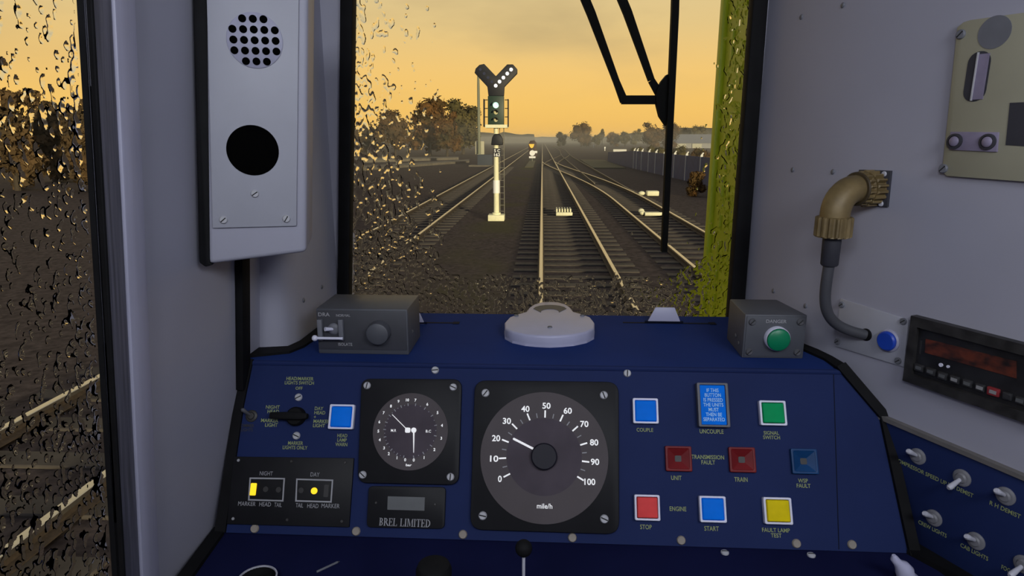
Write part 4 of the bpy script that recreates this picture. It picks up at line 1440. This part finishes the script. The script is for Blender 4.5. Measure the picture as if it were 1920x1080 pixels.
def rail(xf, y0, y1, n, label, group=None, head='steel'):
    prof_w = [(-0.07, GZ + 0.029), (0.07, GZ + 0.029), (0.07, GZ + 0.04), (0.012, GZ + 0.06), (0.012, -0.042), (-0.012, -0.042), (-0.012, GZ + 0.06), (-0.07, GZ + 0.04)]
    prof_h = [(-0.035, -0.042), (0.035, -0.042), (0.036, -0.006), (0.030, 0.0), (-0.030, 0.0), (-0.036, -0.006)]
    objs = []
    for prof in (prof_w, prof_h):
        vs = []; fs = []
        k = len(prof)
        for i in range(n + 1):
            y = y0 + (y1 - y0) * i / n
            x = xf(y)
            for (u, z) in prof: vs.append((x + u, y, z))
        for i in range(n):
            for j in range(k):
                j2 = (j + 1) % k
                fs.append((i * k + j, i * k + j2, (i + 1) * k + j2, (i + 1) * k + j))
        fs.append(tuple(range(k))); fs.append(tuple(n * k + j for j in range(k)))
        objs.append(MB().add(vs, fs))
    r = objs[0].build('rail', M['rust'])
    tag(r, label, 'rail', group or 'running rails')
    objs[1].build('rail_head', M[head], r)
    return r


rail(lambda y: 0.0, 1.8, 400, 60, 'left rail of the straight track ahead')
rail(lambda y: GA, 1.8, 400, 60, 'right rail of the straight track ahead')
rail(lambda y: -3.30, -20, 400, 60, 'right rail of the far left track, behind the signal post')
rail(lambda y: -3.30 - GA, -20, 400, 60, 'left rail of the far left track, behind the signal post')


def xo(y): return 3.07 * (1 - smooth01((y - 27) / 52))


rail(lambda y: xo(y) + 0.0, 3, 79, 76, 'left rail of the right track that curves over to the straight track')
rail(lambda y: xo(y) + GA, 3, 79, 76, 'right rail of the right track that curves over to the straight track')
rail(lambda y: 3.07 + 1.2 * smooth01((y - 92) / 80), 38, 300, 60, 'left rail of the far right track beyond the junction', None, 'dullsteel')
rail(lambda y: 3.07 + GA + 1.2 * smooth01((y - 92) / 80), 32, 300, 60, 'right rail of the far right track beyond the junction', None, 'dullsteel')
rail(lambda y: 0.05 + 3.4 * smooth01((y - 62) / 60), 62, 125, 40, 'left rail of the far crossover', None, 'dullsteel')
rail(lambda y: 0.05 + GA + 3.4 * smooth01((y - 62) / 60), 62, 125, 40, 'right rail of the far crossover', None, 'dullsteel')

# sleepers, one object each
slm = MB().box(-1.28, 1.28, -0.125, 0.125, GZ - 0.05, GZ + 0.028)
proto = slm.build('sleeper', M['sleeper'], bevel=0.012, bseg=1)
tag(proto, 'dark sleeper under the straight track ahead', 'sleeper', 'sleepers of the straight track')
proto.location = (GA / 2, 3.4, 0)
for (cx_, y0, n, lab, grp) in ((GA / 2, 3.4, 104, 'dark sleeper under the straight track ahead', 'sleepers of the straight track'),
                               (None, 3.74, 92, 'dark sleeper under the right track', 'sleepers of the right track'),
                               (-3.30 - GA / 2, 2.0, 92, 'dark sleeper under the far left track', 'sleepers of the left track')):
    for i in range(n):
        if cx_ == GA / 2 and i == 0: continue
        o = proto.copy(); COL.objects.link(o)
        y = y0 + 0.68 * i
        xx = cx_ if cx_ is not None else xo(y) + GA / 2
        o.location = (xx, y, 0.0)
        o['label'] = lab; o['group'] = grp


# ---- lineside magnets
def magnet(px, py, wpx, label, fins):
    p = GROUND.hit(px, py + 5)
    r = thing('track_magnet', (p.x, p.y, GZ + 0.03), label, 'track equipment', 'pale track fittings')
    w = wpx / F * p.y
    MB().box(-w * 0.45, w * 0.5, -0.10, 0.04, 0.03, 0.14).build('front_board', M['cream_post'], r, bevel=0.01)
    MB().box(-w * 0.45, w * 0.5, 0.0, 0.75, 0.0, 0.10).build('housing', M['rungs'], r, bevel=0.01)
    if fins:
        for i in range(6):
            x = -w * 0.4 + w * 0.8 * i / 5
            MB().box(x - 0.022, x + 0.022, 0.10, 0.70, 0.09, 0.24).build('fin', M['cream_post'], r)
    else:
        MB().ball((-w * 0.55, 0.1, 0.10), 0.1, 1, 1, 0.8).build('cap', M['cream_post'], r, smooth=True)
        MB().ball((-w * 0.5, 0.6, 0.12), 0.11, 1, 1, 0.8).build('cap', M['cream_post'], r, smooth=True)


magnet(1057, 402, 32, 'cream finned fitting between the rails of the straight track', True)
magnet(1224, 402, 34, 'grey and cream fitting between the rails of the right track', False)
p = GROUND.hit(1219, 369)
r = thing('point_machine', (p.x, p.y, GZ + 0.03), 'cream box lying beside the right-hand rail', 'track equipment', 'pale track fittings')
MB().box(-0.15, 0.42, 0, 0.45, 0, 0.24).build('housing', M['cream_post'], r, bevel=0.05, bseg=3)
MB().ball((-0.38, 0.15, 0.12), 0.13, 1.2, 1, 0.8).build('motor', M['cream_post'], r, smooth=True)

# ---- signal
g = GROUND.hit(930, 413)
SIG = Yplane(g.y)
it = Item('signal_post', SIG, (931, 413), 'tall cream signal post showing green under a Y of white lamps', 'signal')
ks = it.s
it.part('base_block', MB().prism(it.poly([(916, 402), (946, 402), (946, 413), (916, 413)]), -0.25, 0.25), M['cream_post'], bevel=0.01)
y0_ = it.L(931, 402)[1]; y1_ = it.L(931, 236)[1]
it.part('post', MB().tube([(0, y0_, 0), (0, y0_ + 0.06, 0), (0, y0_ + 0.07, 0), (0, (y0_ + y1_) / 2, 0), (0, y1_, 0)], [8 * ks, 8 * ks, 5.2 * ks, 4.6 * ks, 4.0 * ks], 16), M['cream_post'], smooth=True)
ya, yb4 = it.L(931, 362)[1], it.L(931, 338)[1]
it.part('reflective_band', MB().tube([(0, ya, 0), (0, yb4, 0)], 6.2 * ks, 16), M['retro'], smooth=True)
npl = it.part('number_plate', MB().prism(it.poly([(925, 278), (940, 278), (940, 294), (925, 294)]), 0.07, 0.1), M['sigblack'])
for (s, px, py) in (('S C', 932.5, 282.5), ('162', 932.5, 290)):
    x, y = it.L(px, py); text(npl, 'plate_lettering', s, x, y, 0.104, 11 * ks, 5.5 * ks, M['retro'], bold=0.02)
it.part('junction_box', MB().prism(it.poly([(923, 258), (927, 251), (937, 251), (943, 260), (943, 272), (921, 272)]), -0.12, 0.14), M['sigblack'], bevel=0.03)
it.part('platform', MB().prism(it.poly([(911, 234), (952, 234), (952, 240), (911, 240)]), -0.35, 0.25), M['cream_post'])
hd = it.part('signal_head', MB().prism(it.poly([(915, 180), (945, 180), (945, 235), (915, 235)]), -0.12, 0.08), M['siggreen'], bevel=0.02)
for (px, py, rr, mm_) in ((930, 197.5, 5.2, 'lamp_g'), (930, 211, 3.6, 'lamp_y'), (930, 225, 3.4, 'lamp_y')):
    x, y = it.L(px, py)
    MB().lathe([(rr * ks, 0.07), (rr * ks, 0.09), (rr * ks * 0.6, 0.11)], 18, Matrix.Translation((x, y, 0))).build('lens', M[mm_], hd, smooth=True)
    hood = MB()
    pts = [(x + (rr + 1.2) * ks * math.cos(a), y + (rr + 1.2) * ks * math.sin(a)) for a in [math.pi * k / 10 for k in range(11)]]
    pin = [(x + (rr + 0.4) * ks * math.cos(a), y + (rr + 0.4) * ks * math.sin(a)) for a in [math.pi * k / 10 for k in range(11)]]
    for k in range(10):
        hood.prism([pts[k], pts[k + 1], pin[k + 1], pin[k]], 0.07, 0.25)
    hood.build('lamp_hood', M['sigblack'], hd)
cg = MB()
for (xx) in (908, 953):
    a1, a2 = it.L(xx, 187), it.L(xx, 238)
    for zz in (-0.1, 0.2):
        cg.tube([(a1[0], a1[1], zz), (a2[0], a2[1], zz)], 0.016, 6)
    for yy in (187, 203, 219):
        b1 = it.L(xx, yy); b2 = it.L(914 if xx < 930 else 946, yy)
        cg.tube([(b1[0], b1[1], -0.1), (b1[0], b1[1], 0.2)], 0.016, 6)
        cg.tube([(b1[0], b1[1], -0.1), (b2[0], b2[1], -0.1)], 0.014, 6)
it.part('guard_rail', cg, M['sigblack'])
fe = it.part('route_indicator', MB().prism(it.poly([(890, 137), (892, 129), (899, 122), (908, 120), (930, 143), (951, 121), (962, 121), (970, 130), (970, 138), (946, 163), (945, 180), (916, 180), (914, 163)]), -0.1, 0.06), M['sigblack'], bevel=0.015)
for k in range(5):
    x, y = it.L(929.7 + 7.2 * k, 161 - 7.55 * k)
    MB().lathe([(3.0 * ks, 0.05), (3.0 * ks, 0.075), (1.8 * ks, 0.085)], 14, Matrix.Translation((x, y, 0))).build('route_lamp', M['lamp_w'], fe, smooth=True)
    if k:
        x, y = it.L(929.7 - 7.2 * k, 161 - 7.55 * k)
        MB().lathe([(2.6 * ks, 0.05), (2.6 * ks, 0.07)], 14, Matrix.Translation((x, y, 0))).build('route_lamp', M['lamp_off'], fe)
la = MB()
for zz in (-0.25, -0.5):
    a1, a2 = it.L(941, 300), it.L(941, 402)
lt, lb = it.L(944, 240), it.L(945, 404)
lt2 = it.L(936, 240); lb2 = it.L(937, 404)
la.tube([(lt[0], lt[1], -0.2), (lb[0], lb[1], -0.2)], 0.014, 6)
la.tube([(lt2[0], lt2[1], -0.2), (lb2[0], lb2[1], -0.2)], 0.014, 6)
for i in range(13):
    yy = lb[1] + 0.12 + 0.205 * i
    la.tube([(lt2[0], yy, -0.2), (lb[0], yy, -0.2)], 0.010, 6)
it.part('ladder', la, M['rungs'])

# ---- distant signal with white disc
g = GROUND.hit(994, 303)
DS = Yplane(g.y)
it = Item('distant_signal', DS, (998, 303), 'small distant signal with yellow face and white disc', 'signal')
ks = it.s
a1 = it.L(998, 303)[1]; a2 = it.L(998, 280)[1]
it.part('post', MB().tube([(0, a1, 0), (0, a2, 0)], 0.05, 8), M['lamp_pole'])
it.part('head', MB().prism(it.poly([(991, 270), (994, 264), (1002, 263), (1006, 268), (1007, 295), (992, 295)]), -0.25, 0.0), M['sigred'], bevel=0.03)
it.part('yellow_face', MB().prism(it.poly([(991.5, 270), (1002, 270), (1000, 276), (997, 278), (994, 276)]), 0, 0.05), M['sigyellow'])
x, y = it.L(998, 287)
it.part('white_disc', MB().lathe([(5.2 * ks, 0.0), (5.2 * ks, 0.06)], 20, Matrix.Translation((x, y, 0))), M['retro'])
x, y = it.L(1005, 285)
it.part('side_arm', MB().box(x - 3 * ks, x + 2.4 * ks, y - 2 * ks, y + 2 * ks, 0, 0.05), M['retro'])
it.part('white_plate', MB().prism(it.poly([(992, 293), (1004, 293), (1004, 296.5), (992, 296.5)]), 0, 0.06), M['retro'])
p1, p2, p3, p4 = [GROUND.hit(*q) for q in [(984, 314), (1000, 314), (1004, 302), (993, 302)]]
sl = MB().prism([(p1.x, p1.y), (p2.x, p2.y), (p3.x, p3.y), (p4.x, p4.y)], GZ - 0.05, GZ + 0.06).build('walkway_slab', M['grassslab'])
tag(sl, 'narrow olive slab on the ground before the distant signal', 'slab')
pts = [GROUND.hit(*q) for q in [(1112, 316.5), (1173, 316.5), (1132, 301), (1087, 300)]]
sl = MB().prism([(q.x, q.y) for q in pts], GZ - 0.05, GZ + 0.10).build('hard_standing', M['grassslab'])
tag(sl, 'wide olive slab beside the tracks near the blue fence', 'slab')

# ---- lamp pole, cabinets and plinth at the left
g = GROUND.hit(910, 312)
PL = Yplane(g.y)
it = Item('block_plinth', PL, (908, 312), 'dark blue grey block beside the left track', 'plinth')
pzt = it.L(905, 290)[1]
it.part('block', MB().prism(it.poly([(895, 290), (923, 290), (923, 312), (895, 312)]), -1.5, 0), M['plinth'], bevel=0.03)
it.part('footing', MB().prism(it.poly([(880, 309.5), (924, 309.5), (924, 312), (880, 312)]), -1.8, 0.6), M['concrete'])
top_z = PL.hit(905, 290).z
r = thing('lamp_pole', (PL.hit(897.5, 290).x, g.y + 0.55, top_z), 'thin grey green pole standing behind the signal', 'pole')
ht = Yplane(g.y + 0.55).hit(897, 128).z - top_z
MB().tube([(0, 0, 0), (0, 0, ht * 0.8), (0, 0, ht)], [0.16, 0.13, 0.09], 12).build('shaft', M['lamp_pole'], r, smooth=True)
MB().box(-0.2, 0.2, -0.2, 0.2, 0, 0.05).build('foot_plate', M['lamp_pole'], r)
r = thing('relay_cabinet', (PL.hit(901, 290).x, g.y + 1.1, top_z), 'pale cabinet behind the thin pole', 'cabinet')
MB().box(-0.62, 0.28, -0.2, 0.3, 0.0, 1.32).build('housing', M['cabinet'], r, bevel=0.03)
MB().box(-0.55, -0.18, -0.23, -0.2, 0.12, 1.2).build('door', M['cabinet'], r, bevel=0.01)
MB().box(-0.12, 0.22, -0.23, -0.2, 0.12, 1.2).build('door', M['cabinet'], r, bevel=0.01)
pts = [GROUND.hit(*q) for q in [(655, 322), (880, 305), (880, 302), (655, 317)]]
sl = MB().prism([(q.x, q.y) for q in pts], GZ - 0.05, GZ + 0.22).build('concrete_kerb', M['concrete'])
tag(sl, 'long pale concrete kerb beyond the left track', 'kerb')
pts = [GROUND.hit(*q) for q in [(655, 306), (860, 299.5), (860, 297.5), (655, 301)]]
sl = MB().prism([(q.x, q.y) for q in pts], GZ - 0.05, GZ + 0.3).build('concrete_kerb', M['concrete'])
tag(sl, 'farther pale concrete kerb at the foot of the autumn trees', 'kerb')

# ---- blue fence with pale posts
f_a = GROUND.hit(1335, 350); f_b = GROUND.hit(1188, 316); f_c = GROUND.hit(1140, 303)
r = thing('blue_fence', f_b, 'long dark blue fence right of the tracks', 'fence')
fm = MB()


def fpt(t):
    # t in px columns along the fence from far to near
    return f_c.lerp(f_b, t) if t <= 1 else f_b.lerp(f_a, t - 1)


for t0, t1 in ((0, 1), (1, 2), (2, 2.6)):
    a, b = fpt(t0) - f_b, fpt(t1) - f_b
    d = (b - a).normalized(); n = Vector((d.y, -d.x, 0)) * 0.04
    h0 = 1.15 if t0 == 0 else 1.62
    h1 = 1.62
    vs = [a + n, b + n, b - n, a - n, a + n + Vector((0, 0, h0)), b + n + Vector((0, 0, h1)), b - n + Vector((0, 0, h1)), a - n + Vector((0, 0, h0))]
    fm.add([tuple(v) for v in vs], [(0, 3, 2, 1), (4, 5, 6, 7), (0, 1, 5, 4), (1, 2, 6, 5), (2, 3, 7, 6), (3, 0, 4, 7)])
fm.build('sheeting', M['fence'], r)
for px in (1188, 1193, 1202, 1215, 1228, 1244, 1263, 1285, 1313, 1346):
    # intersection of that column with the fence line in plan
    rr = ray(px, 330)
    best = None
    for k in range(401):
        t = 1 + 1.6 * k / 400 if px > 1188 else 1.0
        q = fpt(t)
        e = abs(q.x * rr.y - q.y * rr.x)
        if best is None or e < best[0]: best = (e, q)
    q = best[1] - f_b
    pb = MB().box(-0.075, 0.075, -0.13, -0.05, 0, 1.72)
    pb.prism([(-0.055, 1.72), (0.055, 1.72), (0.13, 1.86), (0.06, 1.88)], 0.05, 0.11, Matrix(((1, 0, 0, 0), (0, 0, -1, 0), (0, 1, 0, 0), (0, 0, 0, 1))))
    o = pb.build('fence_post', M['fencepost'], r)
    o.location = q


# ---- trees
def leaf_cloud(seed, blobs, n, size):
    rg = np.random.default_rng(seed)
    V = []; Fc = []
    tot = sum(b[3] * b[5] for b in blobs)
    for (cx, cy, cz, rx, ry, rz) in blobs:
        m = int(n * rx * rz / tot)
        d = rg.standard_normal((m, 3)); d /= np.linalg.norm(d, axis=1)[:, None]
        rad = rg.uniform(0.62, 1.0, m) ** 0.6
        c = d * rad[:, None] * np.array([rx, ry, rz]) + np.array([cx, cy, cz])
        u = rg.standard_normal((m, 3)); u /= np.linalg.norm(u, axis=1)[:, None]
        w = np.cross(u, d); w /= (np.linalg.norm(w, axis=1)[:, None] + 1e-6)
        s = size * rg.uniform(0.6, 1.4, m)[:, None]
        for k in range(m):
            b = len(V)
            V += [tuple(c[k] - u[k] * s[k]), tuple(c[k] + w[k] * s[k] * 0.7), tuple(c[k] + u[k] * s[k]), tuple(c[k] - w[k] * s[k] * 0.7)]
            Fc.append((b, b + 1, b + 2, b + 3))
    return V, Fc


def blob_crown(seed, h, w, nb=14, low=0.18):
    rg = random.Random(seed)
    bl = [(0, 0, h * (0.5 + low / 2), w * 0.34, w * 0.34, h * 0.36)]
    for i in range(nb):
        a = rg.uniform(0, 2 * math.pi); zz = rg.uniform(low + 0.08, 0.88)
        prof = math.sin(math.pi * min(1, max(0, (zz - low + 0.12) / (1.14 - low)))) ** 0.6
        rr = w * 0.36 * prof * rg.uniform(0.6, 1.0)
        s = w * rg.uniform(0.15, 0.24)
        bl.append((rr * math.cos(a), rr * math.sin(a), h * zz, s, s, s * 0.85))
    return bl


_crowns = {}


def tree(name, x, y, h, w, mat, label, seed, low=0.18, cat='tree', n=1700, size=0.026, group=None, trunk=True):
    r = thing(name, (x, y, GZ), label, cat, group)
    bl = blob_crown(seed, h, w, low=low)
    k = h / 10.0
    V, Fc = leaf_cloud(seed, bl, n, size * h)
    # solid cores keep the crown from being see-through
    mb = MB().add(V, Fc)
    for (cx, cy, cz, rx, ry, rz) in bl:
        mb.ball((cx, cy, cz), 0.66, rx, ry, rz, 10, 7)
    me = bpy.data.meshes.new('crown')
    me.from_pydata(mb.v, [], mb.f)
    me.materials.append(mat)
    o = bpy.data.objects.new('crown', me); COL.objects.link(o); o.parent = r
    if trunk:
        t = MB().tube([(0, 0, -0.1), (0.05 * k, 0, h * 0.2), (0, 0.1 * k, h * 0.55)], [0.032 * h, 0.022 * h, 0.010 * h], 8)
        t.tube([(0, 0, h * 0.25), (w * 0.16, 0, h * 0.5)], [0.014 * h, 0.006 * h], 6)
        t.tube([(0, 0, h * 0.28), (-w * 0.15, 0.1, h * 0.52)], [0.014 * h, 0.006 * h], 6)
        t.build('trunk', M['bark'], r, smooth=True)
    return r


def at_ground(px, d):
    v = ray(px, 262)
    return v.x / v.y * d


def tree_px(px, top, wpx, d, mat, label, seed, **k):
    h = (262 - top) / F * d + 2.47 - GZ
    w = wpx / F * d
    return tree('autumn_tree' if mat != 'leaf_olive' else 'leafy_tree', at_ground(px, d), d, h, w, M[mat], label, seed, **k)


GL = 'trees in a clump beyond the left track'
tree_px(805, 175, 94, 108, 'leaf_autumn', 'tallest tree of the left clump, brown and orange', 21, low=0.08, group=GL)
tree_px(868, 186, 76, 120, 'leaf_olive', 'golden olive tree at the right end of the left clump', 22, low=0.08, group=GL)
tree_px(838, 205, 60, 99, 'leaf_autumn', 'orange tree in front, in the middle of the left clump', 23, low=0.05, group=GL)
tree_px(740, 206, 70, 94, 'leaf_brown', 'brown tree behind the raindrops, left of the tallest tree', 24, low=0.08, group=GL)
tree_px(690, 222, 66, 106, 'leaf_brown', 'low brown tree behind the raindrops by the window edge', 25, low=0.06, group=GL)
GR = 'trees far off to the right of the tracks'
tree_px(1090, 233, 50, 240, 'leaf_brown', 'round brown tree standing alone near the middle distance', 31, low=0.08, group=GR)
tree_px(1052, 247, 24, 250, 'leaf_olive', 'small round tree left of the lone brown tree', 32, low=0.06, group=GR)
tree_px(1119, 251, 20, 245, 'leaf_olive', 'small tree right of the lone brown tree', 33, low=0.06, group=GR)
tree_px(1129, 244.5, 11, 330, 'leaf_olive', 'tiny lollipop tree on the skyline', 34, low=0.45, group=GR)
tree_px(1150, 249, 30, 260, 'leaf_brown', 'left tree of the low hedge-like row', 35, low=0.02, group=GR)
tree_px(1172, 248, 28, 255, 'leaf_olive', 'right tree of the low hedge-like row', 36, low=0.02, group=GR)
tree_px(1192, 241, 26, 300, 'leaf_olive', 'pale tree behind the big right tree', 37, low=0.05, group=GR)
tree_px(1222, 229, 48, 190, 'leaf_brown', 'big brown tree behind the wiper blade, left half', 38, low=0.06, group=GR)
tree_px(1256, 232, 50, 196, 'leaf_brown', 'big brown tree behind the wiper blade, right half', 39, low=0.06, group=GR)
tree_px(1308, 236, 40, 330, 'leaf_olive', 'wooded clump above the pale shed roof', 40, low=0.02, group=GR)
tree_px(1284, 240, 36, 340, 'leaf_olive', 'wooded clump left above the pale shed roof', 41, low=0.02, group=GR)
GB = 'bushes along the blue fence'
for i, (px, top, wpx, d, mt, lab) in enumerate([(1310, 318, 40, 31, 'leaf_autumn', 'brown bush in front of the blue fence beside the yellow post'),
                                               (1232, 274, 40, 90, 'leaf_olive', 'olive bush behind the blue fence left of the wiper blade'),
                                               (1272, 274, 46, 80, 'leaf_olive', 'olive bush behind the blue fence right of the wiper blade'),
                                               (1315, 276, 46, 70, 'leaf_autumn', 'pinkish brown bush behind the blue fence near the yellow post'),
                                               (1196, 277, 34, 100, 'leaf_olive', 'leftmost olive bush behind the blue fence')]):
    h = (262 - top) / F * d + 2.47 - GZ
    tree('lineside_bush', at_ground(px, d), d, h, wpx / F * d, M[mt], lab, 50 + i, low=0.0, cat='bush', n=1500, size=0.04, group=GB, trunk=True)
# hedge seen through the side window
GS = 'hedge trees seen through the side window'
for i, (px, d, h, w) in enumerate([(160, 33, 5.2, 3.2), (18, 33, 5.4, 3.2), (92, 40, 6.0, 3.6), (-60, 40, 6.0, 3.6), (225, 41, 5.8, 3.6)]):
    tree('hedge_tree', at_ground(px, d), d, h, w, M['leaf_brown'], 'brown hedge tree seen through the wet side window', 70 + i, low=0.0, n=2600, size=0.03, group=GS)

# ---- shed
d = 210
sx0, sx1 = at_ground(1268, d), at_ground(1345, d)
r = thing('pale_shed', ((sx0 + sx1) / 2, d + 10, GZ), 'long pale shed with blue grey roof behind the fence at right', 'shed')
hw = (sx1 - sx0) / 2
zt = 2.47 + (262 - 252) / F * d - GZ
ze = 2.47 + (262 - 268) / F * d - GZ
MB().box(-hw, hw, -8, 8, 0, ze).build('wall', M['shedwall'], r)
MB().add([(-hw, -8.4, ze), (hw + 3, -8.4, ze), (hw + 3, 0, zt), (-hw + 3, 0, zt), (-hw, 8.4, ze), (hw + 3, 8.4, ze)],
         [(0, 1, 2, 3), (3, 2, 5, 4), (0, 3, 4), (1, 5, 2), (0, 4, 5, 1)]).build('roof', M['shedroof'], r)
MB().box(-hw + 0.5, -hw + 3.5, -8.3, -8.0, 0, ze * 0.85).build('door', M['cabinet'], r)
MB().box(-hw + 5.5, -hw + 8.5, -8.3, -8.0, 0, ze * 0.85).build('door', M['cabinet'], r)

# ---- white rail sign and small markers in the middle distance
q = GROUND.hit(1162, 290)
r = thing('white_barrier', (q.x, q.y, GZ), 'small white barrier board far beyond the junction', 'barrier')
w = 24 / F * q.y
MB().box(-w / 2, w / 2, -0.05, 0.05, 0.55, 0.95).build('board', M['fencepost'], r)
for sx in (-0.4, 0.4):
    MB().box(w * sx - 0.05, w * sx + 0.05, -0.04, 0.04, 0, 0.6).build('leg', M['fencepost'], r)
for (px, py, lab) in ((1134, 283, 'thin white marker post left of the far white barrier'), (1113, 277, 'tiny white marker post at the foot of the lone brown tree')):
    q = GROUND.hit(px, py)
    r = thing('marker_post', (q.x, q.y, GZ), lab, 'post', 'white marker posts')
    MB().box(-0.10, 0.10, -0.08, 0.08, 0, 0.75).build('post', M['fencepost'], r)
    MB().box(-0.16, 0.16, -0.11, -0.08, 0.6, 0.95).build('plate', M['retro'], r)


# ---- hills
def ridge(name, x0, x1, y, top_fn, seed, depth=160):
    rg = random.Random(seed)
    n = 120
    vs = []; fs = []
    for i in range(n + 1):
        x = x0 + (x1 - x0) * i / n
        h = top_fn(x) + rg.uniform(-0.5, 0.9) + 0.9 * math.sin(i * 1.7) * rg.random()
        vs += [(x, y - depth * 0.4, GZ - 0.2), (x, y, h), (x, y + depth, GZ - 0.2)]
    for i in range(n):
        a = i * 3; b = a + 3
        fs += [(a, b, b + 1, a + 1), (a + 1, b + 1, b + 2, a + 2)]
    return struct(name, MB().add(vs, fs), M['hill'])


ridge('hills', -700, -8, 620, lambda x: 7 + 4.5 * min(1, (-x) / 120), 3)
ridge('hills', 20, 700, 640, lambda x: 4.5 + 9.5 * smooth01((x - 40) / 110), 4)
ridge('hills', -600, 600, 1100, lambda x: 7, 5)

# ---- low ground mist (air with a little water in it, 9 m deep)
mm_ = bpy.data.materials.new('ground_mist')
mm_.use_nodes = True
t = mm_.node_tree
t.nodes.clear()
o_ = t.nodes.new('ShaderNodeOutputMaterial')
vs_ = t.nodes.new('ShaderNodeVolumeScatter')
vs_.inputs['Color'].default_value = (0.98, 0.97, 0.9, 1)
vs_.inputs['Density'].default_value = 0.0015
t.links.new(vs_.outputs[0], o_.inputs['Volume'])
ms = MB().box(-300, 300, 30, 900, GZ + 0.02, 4.6).build('ground_mist', mm_)
tag(ms, 'thin ground mist lying over the far tracks', 'mist', None, 'structure')
